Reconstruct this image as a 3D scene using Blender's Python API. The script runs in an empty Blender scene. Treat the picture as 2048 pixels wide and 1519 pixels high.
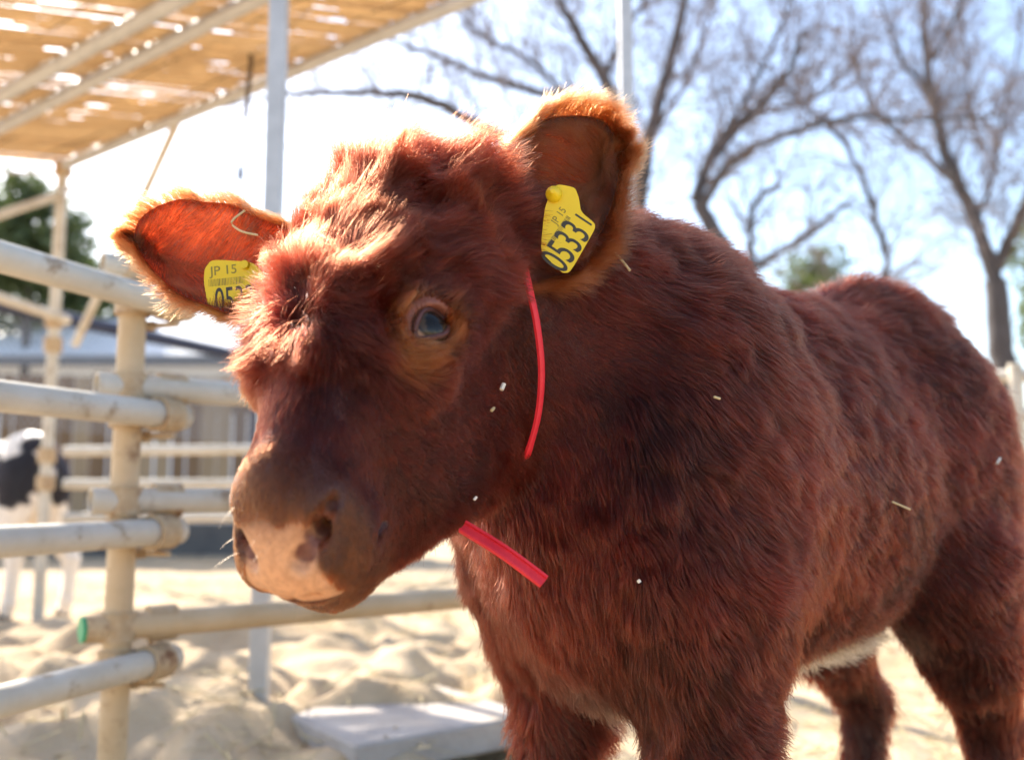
import bpy, math, random
import numpy as np
from mathutils import Matrix, Vector
from mathutils.kdtree import KDTree

sc = bpy.context.scene
col = sc.collection
RNG = np.random.default_rng(7)
random.seed(7)

# ------------------------------------------------------------------ camera
CAM_H, PITCH, FPX = 0.65, math.radians(6.6), 1900.0        # FPX: focal length in pixels of the 2048 wide photo
cd = bpy.data.cameras.new('camera')
cam = bpy.data.objects.new('camera', cd)
col.objects.link(cam)
cam.location = (0, 0, CAM_H)
cam.rotation_euler = (math.pi / 2 + PITCH, 0, 0)
cd.sensor_width = 36
cd.lens = FPX / 2048 * 36
cd.clip_start, cd.clip_end = 0.02, 2000
cd.dof.use_dof = True
cd.dof.focus_distance = 0.885
cd.dof.aperture_fstop = 3.3
cd.dof.aperture_blades = 0
sc.camera = cam

# ------------------------------------------------------------------ world, sun, exposure
SUN_EL = math.radians(36)
SUN_AZ = np.array([-0.67, 0.74])
SUN_AZ = SUN_AZ / np.linalg.norm(SUN_AZ)                    # horizontal direction towards the sun
w = bpy.data.worlds.new('World')
sc.world = w
w.use_nodes = True
wn = w.node_tree
bg = wn.nodes['Background']
sky = wn.nodes.new('ShaderNodeTexSky')
sky.sky_type = 'NISHITA'
sky.sun_disc = False
sky.sun_elevation = SUN_EL
sky.sun_rotation = math.atan2(SUN_AZ[0], SUN_AZ[1])
sky.air_density, sky.dust_density, sky.ozone_density = 1.0, 1.5, 1.0
wn.links.new(sky.outputs[0], bg.inputs[0])
bg.inputs[1].default_value = 0.15
sd = bpy.data.lights.new('sun', 'SUN')
sd.energy = 5.0
sd.angle = math.radians(0.5)
sd.color = (1.0, 0.93, 0.82)
sun = bpy.data.objects.new('sun', sd)
col.objects.link(sun)
tosun = Vector((SUN_AZ[0] * math.cos(SUN_EL), SUN_AZ[1] * math.cos(SUN_EL), math.sin(SUN_EL)))
sun.rotation_euler = tosun.to_track_quat('Z', 'Y').to_euler()
sc.view_settings.view_transform = 'Standard'
sc.view_settings.look = 'None'
sc.view_settings.exposure = 1.5
sc.view_settings.gamma = 1.0
sc.view_settings.use_curve_mapping = False
sc.cycles.max_bounces = 10
sc.cycles.diffuse_bounces = 4
sc.cycles.transmission_bounces = 8
sc.cycles.transparent_max_bounces = 8
sc.cycles.use_denoising = True
sc.cycles.sample_clamp_indirect = 8.0

# ------------------------------------------------------------------ helpers
CP, SP = math.cos(PITCH), math.sin(PITCH)


def at(px, py, Y):
    """the place at world depth Y whose picture is pixel (px, py) of the 2048 x 1519 photo"""
    u, v = (px - 1024) / FPX, (759.5 - py) / FPX
    d = np.array([u, -v * SP + CP, v * CP + SP])
    p = d * (Y / d[1])
    return np.array([p[0], p[1], p[2] + CAM_H])


def unit(v):
    v = np.asarray(v, float)
    return v / np.maximum(np.linalg.norm(v, axis=-1, keepdims=True), 1e-12)


def _hash(i, j, k, seed):
    h = (i * 374761393 + j * 668265263 + k * 2147483647 + seed * 974634777) & 0xFFFFFFFF
    h = ((h ^ (h >> 13)) * 1274126177) & 0xFFFFFFFF
    h = h ^ (h >> 16)
    return (h & 0xFFFF) / 65535.0


def vnoise(P, freq, seed=0):
    """value noise in 3D, -1..1"""
    P = np.asarray(P, float) * freq
    I = np.floor(P).astype(np.int64)
    F = P - I
    F = F * F * (3 - 2 * F)
    out = 0
    for a in (0, 1):
        for b in (0, 1):
            for c in (0, 1):
                wgt = (F[:, 0] if a else 1 - F[:, 0]) * (F[:, 1] if b else 1 - F[:, 1]) * (F[:, 2] if c else 1 - F[:, 2])
                out = out + wgt * _hash(I[:, 0] + a, I[:, 1] + b, I[:, 2] + c, seed)
    return out * 2 - 1


def vnoise3(P, freq, seed=0):
    return np.stack([vnoise(P, freq, seed + 11 * k) for k in range(3)], 1)


def sstep(a, b, x):
    t = np.clip((x - a) / (b - a), 0, 1)
    return t * t * (3 - 2 * t)


def tag(o, label=None, cat=None, group=None, kind=None):
    if label: o['label'] = label
    if cat: o['category'] = cat
    if group: o['group'] = group
    if kind: o['kind'] = kind
    return o


def link(o, parent=None):
    col.objects.link(o)
    if parent is not None:
        o.parent = parent
    return o


def empty(name, loc, label=None, cat=None, group=None):
    o = bpy.data.objects.new(name, None)
    o.location = loc
    o.empty_display_size = 0.05
    col.objects.link(o)
    return tag(o, label, cat, group)


def world_origin(o):
    v = Vector((0, 0, 0))
    while o is not None:
        v = v + o.location
        o = o.parent
    return v


class MB:
    """collects shapes given in world coordinates and builds ONE mesh object"""

    def __init__(self):
        self.v, self.f, self.n = [], [], 0

    def add(self, V, F):
        self.v.append(np.asarray(V, float))
        n = self.n
        self.f += [tuple(int(i) + n for i in f) for f in F]
        self.n += len(V)
        return self

    def tube(self, pts, rad, sides=10, caps=True, hollow=False):
        pts = np.asarray(pts, float)
        m = len(pts)
        rad = np.broadcast_to(np.asarray(rad, float), (m,))
        T = np.gradient(pts, axis=0)
        T = unit(T)
        ref = np.array([0, 0, 1.0]) if abs(T[0][2]) < 0.9 else np.array([1.0, 0, 0])
        A = unit(np.cross(T, ref))
        Bv = np.cross(T, A)
        ang = np.linspace(0, 2 * math.pi, sides, endpoint=False)
        ring = np.cos(ang)[None, :, None] * A[:, None, :] + np.sin(ang)[None, :, None] * Bv[:, None, :]
        V = (pts[:, None, :] + ring * rad[:, None, None]).reshape(-1, 3)
        F = []
        for i in range(m - 1):
            for j in range(sides):
                k = (j + 1) % sides
                F.append((i * sides + j, i * sides + k, (i + 1) * sides + k, (i + 1) * sides + j))
        if caps:
            F.append(tuple(range(sides - 1, -1, -1)))
            F.append(tuple((m - 1) * sides + j for j in range(sides)))
        return self.add(V, F)

    def pipe(self, a, b, r, wall=0.003, sides=16):
        """an open pipe with a wall, hollow at both ends"""
        a, b = np.asarray(a, float), np.asarray(b, float)
        d = unit(b - a)
        ref = np.array([0, 0, 1.0]) if abs(d[2]) < 0.9 else np.array([1.0, 0, 0])
        A = unit(np.cross(d, ref)); Bv = np.cross(d, A)
        ang = np.linspace(0, 2 * math.pi, sides, endpoint=False)
        c = np.cos(ang)[:, None] * A + np.sin(ang)[:, None] * Bv
        V = np.concatenate([a + c * r, b + c * r, b + c * (r - wall), a + c * (r - wall)])
        F = []
        for q in range(4):
            for j in range(sides):
                k = (j + 1) % sides
                q2 = (q + 1) % 4
                F.append((q * sides + j, q * sides + k, q2 * sides + k, q2 * sides + j))
        return self.add(V, F)

    def box(self, c, ax, h, bev=0.0):
        """box with centre c, axes ax (3 rows) and half sizes h; bev cuts its edges"""
        c, ax, h = np.asarray(c, float), np.asarray(ax, float), np.asarray(h, float)
        if bev <= 0:
            s = np.array([[x, y, z] for x in (-1, 1) for y in (-1, 1) for z in (-1, 1)]) * h
            V = c + s @ ax
            return self.add(V, [(0, 1, 3, 2), (4, 6, 7, 5), (0, 4, 5, 1), (2, 3, 7, 6), (0, 2, 6, 4), (1, 5, 7, 3)])
        V, idx = [], {}
        for x in (-1, 1):
            for y in (-1, 1):
                for z in (-1, 1):
                    for k in range(3):
                        q = np.array([x, y, z]) * (h - bev)
                        q[k] = (x, y, z)[k] * h[k]
                        idx[(x, y, z, k)] = len(V)
                        V.append(q)
        F = []
        for k in range(3):
            i, j = (k + 1) % 3, (k + 2) % 3
            for s in (-1, 1):
                loop = []
                for (u, v) in ((-1, -1), (1, -1), (1, 1), (-1, 1)):
                    t = [0, 0, 0]; t[k] = s; t[i] = u; t[j] = v
                    loop.append(idx[(t[0], t[1], t[2], k)])
                F.append(tuple(loop if s > 0 else loop[::-1]))
        for k in range(3):
            i, j = (k + 1) % 3, (k + 2) % 3
            for u in (-1, 1):
                for v in (-1, 1):
                    def g(s, kk):
                        t = [0, 0, 0]; t[k] = s; t[i] = u; t[j] = v
                        return idx[(t[0], t[1], t[2], kk)]
                    F.append((g(-1, i), g(1, i), g(1, j), g(-1, j)))
        for x in (-1, 1):
            for y in (-1, 1):
                for z in (-1, 1):
                    F.append(tuple(idx[(x, y, z, k)] for k in range(3)))
        return self.add(c + np.array(V) @ ax, F)

    def build(self, name, m, parent=None, smooth=False, kind=None, label=None):
        V = np.concatenate(self.v) - np.array(world_origin(parent))
        me = bpy.data.meshes.new(name)
        me.from_pydata(V.tolist(), [], self.f)
        me.update()
        if smooth:
            me.polygons.foreach_set('use_smooth', [True] * len(me.polygons))
            me.set_sharp_from_angle(angle=math.radians(40))
        me.materials.append(m)
        o = bpy.data.objects.new(name, me)
        link(o, parent)
        return tag(o, label, kind=kind)


def fast_mesh(name, V, Q, mats, parent=None, smooth=True, matidx=None):
    """mesh from numpy quads"""
    me = bpy.data.meshes.new(name)
    V = np.asarray(V, np.float32) - np.array(world_origin(parent), np.float32)
    nq, k = Q.shape
    me.vertices.add(len(V)); me.vertices.foreach_set('co', V.ravel())
    me.loops.add(nq * k); me.loops.foreach_set('vertex_index', Q.astype(np.int32).ravel())
    me.polygons.add(nq)
    me.polygons.foreach_set('loop_start', np.arange(0, nq * k, k, dtype=np.int32))
    me.update(calc_edges=True)
    me.validate()
    if smooth:
        me.polygons.foreach_set('use_smooth', np.ones(len(me.polygons), bool))
    for m in mats: me.materials.append(m)
    if matidx is not None:
        me.polygons.foreach_set('material_index', matidx.astype(np.int32))
    o = bpy.data.objects.new(name, me)
    return link(o, parent)


# ------------------------------------------------------------------ materials
def mat(name, c1, c2=None, scale=8.0, rough=0.7, bump=0.0, bump_scale=60.0, c3=None, scale3=3.0, lo3=0.55, metal=0.0,
        translucent=0.0, tcol=None, spec=0.4, stretch=None, coat=0.0):
    m = bpy.data.materials.new(name)
    m.use_nodes = True
    nt = m.node_tree; N, L = nt.nodes, nt.links
    p = N['Principled BSDF']
    p.inputs['Roughness'].default_value = rough
    p.inputs['Metallic'].default_value = metal
    p.inputs['Specular IOR Level'].default_value = spec
    p.inputs['Coat Weight'].default_value = coat
    tc = N.new('ShaderNodeTexCoord')
    vec = tc.outputs['Object']
    if stretch:
        mp = N.new('ShaderNodeMapping'); mp.inputs['Scale'].default_value = stretch
        L.new(vec, mp.inputs[0]); vec = mp.outputs[0]
    c2 = c2 or c1
    nz = N.new('ShaderNodeTexNoise'); nz.inputs['Scale'].default_value = scale
    nz.inputs['Detail'].default_value = 6; nz.inputs['Roughness'].default_value = 0.65
    L.new(vec, nz.inputs['Vector'])
    r = N.new('ShaderNodeValToRGB')
    r.color_ramp.elements[0].position = 0.32; r.color_ramp.elements[1].position = 0.68
    r.color_ramp.elements[0].color = (*c1, 1); r.color_ramp.elements[1].color = (*c2, 1)
    L.new(nz.outputs[0], r.inputs[0])
    out = r.outputs[0]
    if c3:
        n3 = N.new('ShaderNodeTexNoise'); n3.inputs['Scale'].default_value = scale3
        n3.inputs['Detail'].default_value = 8; n3.inputs['Roughness'].default_value = 0.7
        L.new(vec, n3.inputs['Vector'])
        r3 = N.new('ShaderNodeValToRGB')
        r3.color_ramp.elements[0].position = lo3; r3.color_ramp.elements[1].position = lo3 + 0.12
        L.new(n3.outputs[0], r3.inputs[0])
        mx = N.new('ShaderNodeMix'); mx.data_type = 'RGBA'
        L.new(r3.outputs[0], mx.inputs[0]); L.new(out, mx.inputs[6]); mx.inputs[7].default_value = (*c3, 1)
        out = mx.outputs[2]
    L.new(out, p.inputs['Base Color'])
    if bump > 0:
        nb = N.new('ShaderNodeTexNoise'); nb.inputs['Scale'].default_value = bump_scale
        nb.inputs['Detail'].default_value = 5
        L.new(vec, nb.inputs['Vector'])
        bp = N.new('ShaderNodeBump'); bp.inputs['Strength'].default_value = bump; bp.inputs['Distance'].default_value = 0.01
        L.new(nb.outputs[0], bp.inputs['Height']); L.new(bp.outputs[0], p.inputs['Normal'])
    if translucent > 0:
        tr = N.new('ShaderNodeBsdfTranslucent')
        if tcol: tr.inputs[0].default_value = (*tcol, 1)
        else: L.new(out, tr.inputs[0])
        ms = N.new('ShaderNodeMixShader'); ms.inputs[0].default_value = translucent
        L.new(p.outputs[0], ms.inputs[1]); L.new(tr.outputs[0], ms.inputs[2])
        L.new(ms.outputs[0], N['Material Output'].inputs[0])
    return m


M_sand = mat('sand', (0.42, 0.30, 0.18), (0.58, 0.45, 0.30), 3.0, 0.95, 0.5, 90, c3=(0.40, 0.33, 0.25), scale3=1.2, lo3=0.6, spec=0.1)
M_pipe = mat('worn_white_pipe', (0.46, 0.40, 0.31), (0.60, 0.55, 0.47), 6, 0.55, 0.15, 40, c3=(0.27, 0.18, 0.10), scale3=13, lo3=0.56)
M_cream = mat('cream_pipe', (0.48, 0.34, 0.19), (0.58, 0.44, 0.28), 7, 0.6, 0.2, 40, c3=(0.27, 0.16, 0.08), scale3=12, lo3=0.56)
M_galv = mat('galvanised_steel', (0.40, 0.40, 0.405), (0.50, 0.50, 0.50), 14, 0.45, 0.05, 60, metal=0.35)
M_rust = mat('rusty_clamp', (0.40, 0.26, 0.13), (0.52, 0.40, 0.26), 40, 0.7, 0.4, 120, c3=(0.20, 0.09, 0.04), scale3=25, lo3=0.55)
M_green = mat('green_cap', (0.02, 0.28, 0.12), (0.03, 0.34, 0.16), 20, 0.4)
M_reed = mat('reed', (0.48, 0.37, 0.24), (0.64, 0.51, 0.34), 30, 0.6, translucent=0.5, tcol=(0.78, 0.61, 0.40), spec=0.2)
M_thread = mat('dark_twine', (0.08, 0.05, 0.03), None, 10, 0.9)
M_concrete = mat('concrete', (0.36, 0.31, 0.27), (0.46, 0.41, 0.37), 9, 0.9, 0.4, 70, c3=(0.34, 0.28, 0.22), scale3=5, lo3=0.6)
M_plank = mat('weathered_plank', (0.13, 0.082, 0.045), (0.21, 0.138, 0.08), 4, 0.85, 0.3, 20, stretch=(6, 6, 0.6))
M_plank2 = mat('pale_plank', (0.25, 0.185, 0.115), (0.33, 0.255, 0.165), 4, 0.85, 0.3, 20, stretch=(6, 6, 0.6))
M_navy = mat('navy_paint', (0.016, 0.022, 0.05), (0.03, 0.036, 0.07), 10, 0.5)
M_wire = mat('grey_wire', (0.30, 0.31, 0.33), None, 10, 0.5, metal=0.3)
M_white = mat('white_sheet', (0.74, 0.75, 0.76), (0.80, 0.80, 0.80), 3, 0.5)
M_darkgap = mat('dark_gutter', (0.09, 0.10, 0.12), (0.13, 0.14, 0.16), 5, 0.7)
M_curb = mat('dark_kerb', (0.09, 0.085, 0.085), (0.13, 0.12, 0.11), 6, 0.9, 0.3, 40)
M_bark = mat('bark', (0.055, 0.047, 0.048), (0.10, 0.09, 0.09), 9, 0.95, 0.6, 30, stretch=(1, 1, 0.35))
M_twig = mat('twig_bark', (0.15, 0.125, 0.13), (0.23, 0.195, 0.20), 12, 0.9)
M_leaf = mat('evergreen_leaf', (0.05, 0.085, 0.035), (0.11, 0.14, 0.06), 3, 0.5, translucent=0.25, tcol=(0.20, 0.26, 0.08))
M_straw = mat('straw', (0.52, 0.40, 0.20), (0.70, 0.58, 0.34), 30, 0.7, translucent=0.2)
M_yellow = mat('yellow_plastic', (0.78, 0.56, 0.012), (0.82, 0.62, 0.02), 15, 0.38, 0.05, 80, translucent=0.22, tcol=(0.85, 0.6, 0.02), c3=(0.62, 0.44, 0.03), scale3=30, lo3=0.66)
M_ink = mat('black_ink', (0.02, 0.02, 0.02), (0.05, 0.045, 0.03), 60, 0.6)
M_ink_worn = mat('worn_ink', (0.16, 0.13, 0.03), (0.30, 0.23, 0.03), 300, 0.7)
M_red = mat('red_cord', (0.72, 0.02, 0.035), (0.80, 0.035, 0.05), 40, 0.5, 0.1, 200, translucent=0.15)
M_skin = mat('calf_skin', (0.10, 0.030, 0.016), (0.15, 0.05, 0.026), 12, 0.8, 0.2, 80, spec=0.15)
M_hoof = mat('hoof_horn', (0.10, 0.07, 0.05), (0.16, 0.12, 0.09), 12, 0.5)

# ------------------------------------------------------------------ ground
def grid_axis(lo, hi, step, far, g=1.22):
    a = list(np.arange(lo, hi + step * .5, step))
    s = step; x = hi; right = []
    while x < far:
        s *= g; x += s; right.append(x)
    s = step; x = lo; left = []
    while x > -far:
        s *= g; x -= s; left.append(x)
    return np.array(left[::-1] + a + right)


def ground_z(x, y):
    P = np.stack([x, y, np.zeros_like(x)], 1)
    m = sstep(0.0, 1.0, 1 - np.clip((np.hypot((x + 1.3) / 2.2, (y - 3.0) / 2.0)) - 0.35, 0, 1))   # the churned heap by the pen corner
    rid = 1 - np.abs(vnoise(P, 2.6, 5))
    big = vnoise(P, 1.1, 1) * 0.03 + rid * 0.055 + vnoise(P, 5.5, 2) * 0.035
    small = vnoise(P, 9, 3) * 0.012 + vnoise(P, 19, 4) * 0.007
    fade = 1 - sstep(9, 16, np.hypot(x, y - 3))
    pits = np.maximum(0, vnoise(P, 3.4, 41) - .12) * .16 + np.maximum(0, vnoise(P, 6.5, 42) - .2) * .07
    return m * (big * 2.3 - pits * 1.0 + .02) + (small + vnoise(P, 2.2, 8) * 0.012) * fade - 0.02


gx, gy = grid_axis(-3.2, 2.2, 0.03, 400), grid_axis(0.9, 6.2, 0.03, 400)
GX, GY = np.meshgrid(gx, gy, indexing='ij')
gV = np.stack([GX.ravel(), GY.ravel(), ground_z(GX.ravel(), GY.ravel())], 1)
nx_, ny_ = len(gx), len(gy)
ii, jj = np.meshgrid(np.arange(nx_ - 1), np.arange(ny_ - 1), indexing='ij')
gi = (ii * ny_ + jj).ravel()
gQ = np.stack([gi, gi + ny_, gi + ny_ + 1, gi + 1], 1)
ground = tag(fast_mesh('ground', gV, gQ, [M_sand]), kind='structure')

# loose straw on the sand
ns = 9000
sx = RNG.uniform(-3, 3.2, ns); sy = 1.2 + RNG.random(ns) ** 1.3 * 6
keep = (vnoise(np.stack([sx, sy, sx * 0], 1), 1.3, 21) > -0.1) | (sx > 0.2)
sx, sy = sx[keep], sy[keep]
sz = ground_z(sx, sy) + 0.004
a = RNG.uniform(0, math.pi, len(sx)); ln = RNG.uniform(0.015, 0.07, len(sx)); wd = RNG.uniform(0.0012, 0.003, len(sx))
D = np.stack([np.cos(a), np.sin(a), RNG.normal(0, 0.25, len(sx))], 1) * ln[:, None]
S = np.stack([-np.sin(a), np.cos(a), np.zeros_like(a)], 1) * wd[:, None]
C0 = np.stack([sx, sy, sz + np.abs(D[:, 2])], 1)
up = np.array([0, 0, 1.0]) * wd[:, None]
sv = np.stack([C0 - D - S, C0 - D + S, C0 - D + up, C0 + D - S, C0 + D + S, C0 + D + up], 1).reshape(-1, 3)
b6 = np.arange(len(sx))[:, None] * 6
sq = np.concatenate([b6 + np.array([[0, 1, 4, 3]]), b6 + np.array([[1, 2, 5, 4]]), b6 + np.array([[2, 0, 3, 5]])])
tag(fast_mesh('straw_litter', sv, sq, [M_straw], smooth=False), kind='stuff')

# ------------------------------------------------------------------ far background
# plank fence
pf = empty('plank_fence', (-4.0, 10.0, 0), 'brown vertical plank fence on a dark kerb behind the pens', 'fence')
x = -8.2
while x < -1.4:
    wv = random.uniform(0.15, 0.19)
    h = 1.86 + random.uniform(-0.03, 0.03)
    dy = random.uniform(-0.008, 0.008)
    b = MB().box((x + wv / 2, 10.0 + dy, (0.32 + h) / 2), np.eye(3), (wv / 2 - random.choice((0.005, 0.008, 0.016)), 0.012, (h - 0.32) / 2), 0.003)
    b.build('plank', random.choice([M_plank, M_plank, M_plank2]), pf)
    x += wv
for z in (0.6, 1.5):
    MB().box((-4.8, 10.05, z), np.eye(3), (3.4, 0.03, 0.04)).build('crossbar', M_plank, pf)
MB().box((-4.8, 10.0, 0.13), np.eye(3), (3.45, 0.08, 0.18), 0.01).build('kerb', M_curb, pf)

# navy chain-link fence
fa, fb = at(0, 598, 6.0), at(490, 705, 8.4)
top_z = 1.83
fdir = unit(np.array([fb[0] - fa[0], fb[1] - fa[1], 0]))
mf = empty('mesh_fence', (fa[0], fa[1], 0), 'navy blue framed chain-link fence in front of the plank fence', 'fence')
P0 = np.array([fa[0], fa[1], 0]) - fdir * 2.5
FL = 7.2
up3 = np.array([0, 0, 1.0])
MB().tube([P0 + up3 * top_z, P0 + fdir * FL + up3 * top_z], 0.05, 10).build('top_rail', M_navy, mf, True)
for k in range(5):
    q = P0 + fdir * (0.35 + k * 1.63)
    MB().tube([q - up3 * 0.1, q + up3 * (top_z + 0.0)], 0.03, 10).build('post', M_navy, mf, True)
wires = MB()
zb = 1.05
hh = top_z - zb
for s in np.arange(-hh, FL, 0.055):
    for sg in (1, -1):
        s0, s1 = (s, s + hh) if sg > 0 else (s + hh, s)
        A0, A1 = np.array([s0, zb]), np.array([s1, top_z])
        t0 = max(0.0, min(1.0, (0 - s0) / (s1 - s0))) if s0 < 0 or s1 < 0 else 0
        lo, hi = 0.0, 1.0
        for (lim, cmpf) in ((0, 1), (FL, -1)):
            tt = (lim - s0) / (s1 - s0)
            if (s0 < lim) == (cmpf > 0) and 0 < tt < 1: lo = max(lo, tt)
            if (s1 < lim) == (cmpf > 0) and 0 < tt < 1: hi = min(hi, tt)
        if hi - lo < 0.02: continue
        q0, q1 = A0 + (A1 - A0) * lo, A0 + (A1 - A0) * hi
        if min(q0[0], q1[0]) < -1e-6 or max(q0[0], q1[0]) > FL + 1e-6: continue
        wires.tube([P0 + fdir * q0[0] + up3 * q0[1], P0 + fdir * q1[0] + up3 * q1[1]], 0.0026, 3, False)
wires.build('chain_link', M_wire, mf, kind='stuff')

# long white roofed shed behind
sh = empty('white_shed', (-9.0, 17.0, 0), 'long low shed with a white sheet roof beyond the plank fence', 'shed')
MB().box((-9.5, 18.2, 1.45), np.eye(3), (9.0, 1.2, 1.45)).build('wall', M_white, sh)
r0, r1 = np.array([-9.5, 16.7, 3.02]), np.array([-9.5, 18.3, 3.95])
dr = unit(r1 - r0); nr = np.cross(np.array([1.0, 0, 0]), dr)
for k in range(9):
    cx = -18 + 1.0 + k * 2.0
    MB().box((r0 + r1) / 2 + np.array([cx + 9.5, 0, 0]), np.array([[1, 0, 0], dr, nr]), (0.985, np.linalg.norm(r1 - r0) / 2, 0.02)).build('roof_sheet', M_white, sh)
MB().box((-9.5, 16.66, 2.92), np.eye(3), (9.1, 0.05, 0.08)).build('gutter', M_darkgap, sh)

# ------------------------------------------------------------------ trees
def grow(mb_t, p, d, L, r, depth, rng, spread=0.75, n_sub=(3, 5), up=0.12, segs=5, sides=3):
    pts = [p]; dd = unit(d); q = p.copy()
    for i in range(segs):
        dd = unit(dd + rng.normal(0, 0.16, 3) + np.array([0, 0, up * 0.35]))
        q = q + dd * L / segs
        pts.append(q)
    mb_t.tube(pts, np.linspace(r, r * 0.35, segs + 1), sides, False)
    if depth <= 0: return
    for k in range(rng.integers(*n_sub)):
        t = rng.uniform(0.2, 1.0)
        i = min(int(t * segs), segs - 1)
        base = pts[i] + (pts[i + 1] - pts[i]) * (t * segs - i)
        grow(mb_t, base, unit(unit(pts[i + 1] - pts[i]) + rng.normal(0, spread, 3)), L * rng.uniform(0.4, 0.7), r * 0.55, depth - 1, rng, spread, n_sub, up, max(3, segs - 1), 3)


def bare_tree(name, label, Y, limbs, trunk, seed, twigs_per_m=5, twig_len=0.8, cat='tree', group='bare trees beyond the pen'):
    """limbs and trunk: lists of (px, py, dY, radius) read off the photograph, placed at the tree's depth Y"""
    rng = np.random.default_rng(seed)
    tp = [np.append(at(px, py, Y + dy), r) for px, py, dy, r in trunk]
    base = np.array([tp[0][0], tp[0][1], -0.15])
    root = empty(name, (base[0], base[1], 0), label, cat, group)

    def smooth(path):
        A = np.array(path); n = len(A); t = np.linspace(0, n - 1, (n - 1) * 5 + 1)
        out = []
        for s in t:
            i = min(int(s), n - 2); f = s - i
            p0, p1, p2, p3 = A[max(i - 1, 0)], A[i], A[i + 1], A[min(i + 2, n - 1)]
            out.append(0.5 * ((2 * p1) + (-p0 + p2) * f + (2 * p0 - 5 * p1 + 4 * p2 - p3) * f * f + (-p0 + 3 * p1 - 3 * p2 + p3) * f ** 3))
        out = np.array(out)
        out[:, :3] += rng.normal(0, 0.012, (len(out), 3)) * np.sin(np.linspace(0, math.pi, len(out)))[:, None]
        return out
    T = smooth([np.append(base, tp[0][3] * 1.3)] + tp)
    MB().tube(T[:, :3], np.maximum(T[:, 3] * .72, 0.01), 12, True).build('trunk', M_bark, root, True)
    tw = MB()
    for path in limbs:
        A = smooth([np.append(at(px, py, Y + dy), r) for px, py, dy, r in path])
        MB().tube(A[:, :3], np.maximum(A[:, 3] * .62, 0.005), 8, True).build('limb', M_bark, root, True)
        seg = np.linalg.norm(np.diff(A[:, :3], axis=0), axis=1)
        n = max(3, int(seg.sum() * twigs_per_m * 2.4))
        for k in range(n):
            i = rng.integers(1 if len(A) > 3 else 0, len(A) - 1)
            tdir = unit(A[i + 1, :3] - A[i, :3])
            side = unit(np.cross(tdir, rng.normal(0, 1, 3)))
            grow(tw, A[i, :3], unit(side * 0.9 + tdir * 0.6 + np.array([0, 0, 0.35])), twig_len * rng.uniform(0.5, 1.5), min(0.011, A[i, 3] * 0.42), 2, rng)
    tw.build('twigs', M_twig, root, kind='stuff')
    return root


bare_tree('bare_tree', 'bare tree with trunk just beside the thin grey post, limbs reaching over the calf', 10.0, [
    [(1275, 420, 0, .15), (1300, 270, .2, .12), (1335, 140, .3, .10), (1365, 20, .3, .08), (1385, -120, .2, .05)],
    [(1262, 330, 0, .14), (1225, 190, -.2, .11), (1170, 90, -.3, .09), (1120, 0, -.4, .07), (1080, -120, -.4, .05)],
    [(1262, 420, 0, .13), (1130, 322, -.3, .11), (985, 262, -.5, .10), (870, 208, -.7, .085), (780, 185, -.8, .07), (660, 186, -.9, .055), (560, 190, -.9, .04), (420, 220, -.9, .02)],
    [(1235, 245, 0, .10), (1150, 205, .2, .085), (1050, 178, .3, .075), (930, 138, .4, .06), (800, 85, .4, .045), (690, 50, .4, .02)],
    [(1150, 205, .2, .06), (1060, 120, .2, .045), (960, 70, .3, .04), (880, -10, .3, .02)],
    [(1300, 270, .2, .06), (1350, 200, .4, .045), (1400, 90, .5, .035), (1440, -20, .6, .02)],
    [(1210, 160, -.2, .06), (1240, 80, -.2, .05), (1290, 0, -.2, .04), (1320, -90, -.2, .03)],
], [(1290, 900, 0, .2), (1285, 560, 0, .18), (1270, 400, 0, .16), (1258, 310, 0, .14)], 3, 6.0, 0.75)
bare_tree('bare_tree', 'bare many-limbed tree behind the withers with two sawn-off stubs', 8.6, [
    [(1390, 400, 0, .09), (1440, 280, .1, .075), (1530, 200, .2, .06), (1580, 130, .2, .045), (1608, 60, .2, .035)],
    [(1400, 420, 0, .075), (1470, 320, -.2, .06), (1590, 262, -.3, .05), (1700, 236, -.4, .04), (1830, 240, -.5, .03), (1990, 232, -.5, .02)],
    [(1470, 560, .0, .07), (1505, 520, .1, .06), (1500, 470, .1, .055), (1512, 405, .1, .05), (1560, 368, .1, .045)],
    [(1480, 560, 0, .06), (1530, 520, 0, .05), (1600, 480, 0, .045), (1650, 440, 0, .04), (1698, 405, 0, .035)],
    [(1560, 760, 0, .09), (1680, 690, .2, .075), (1770, 560, .3, .06), (1745, 420, .3, .05), (1700, 300, .3, .04), (1620, 225, .3, .03), (1580, 180, .3, .02)],
    [(1440, 280, .1, .05), (1490, 200, .2, .04), (1560, 60, .3, .03), (1590, -40, .3, .02)],
    [(1390, 400, 0, .06), (1420, 330, .4, .05), (1500, 240, .6, .04), (1640, 190, .7, .03), (1720, 120, .8, .02)],
], [(1560, 1000, 0, .16), (1540, 700, 0, .14), (1460, 520, 0, .12), (1395, 405, 0, .09)], 5, 5.5, 0.65)
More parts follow.
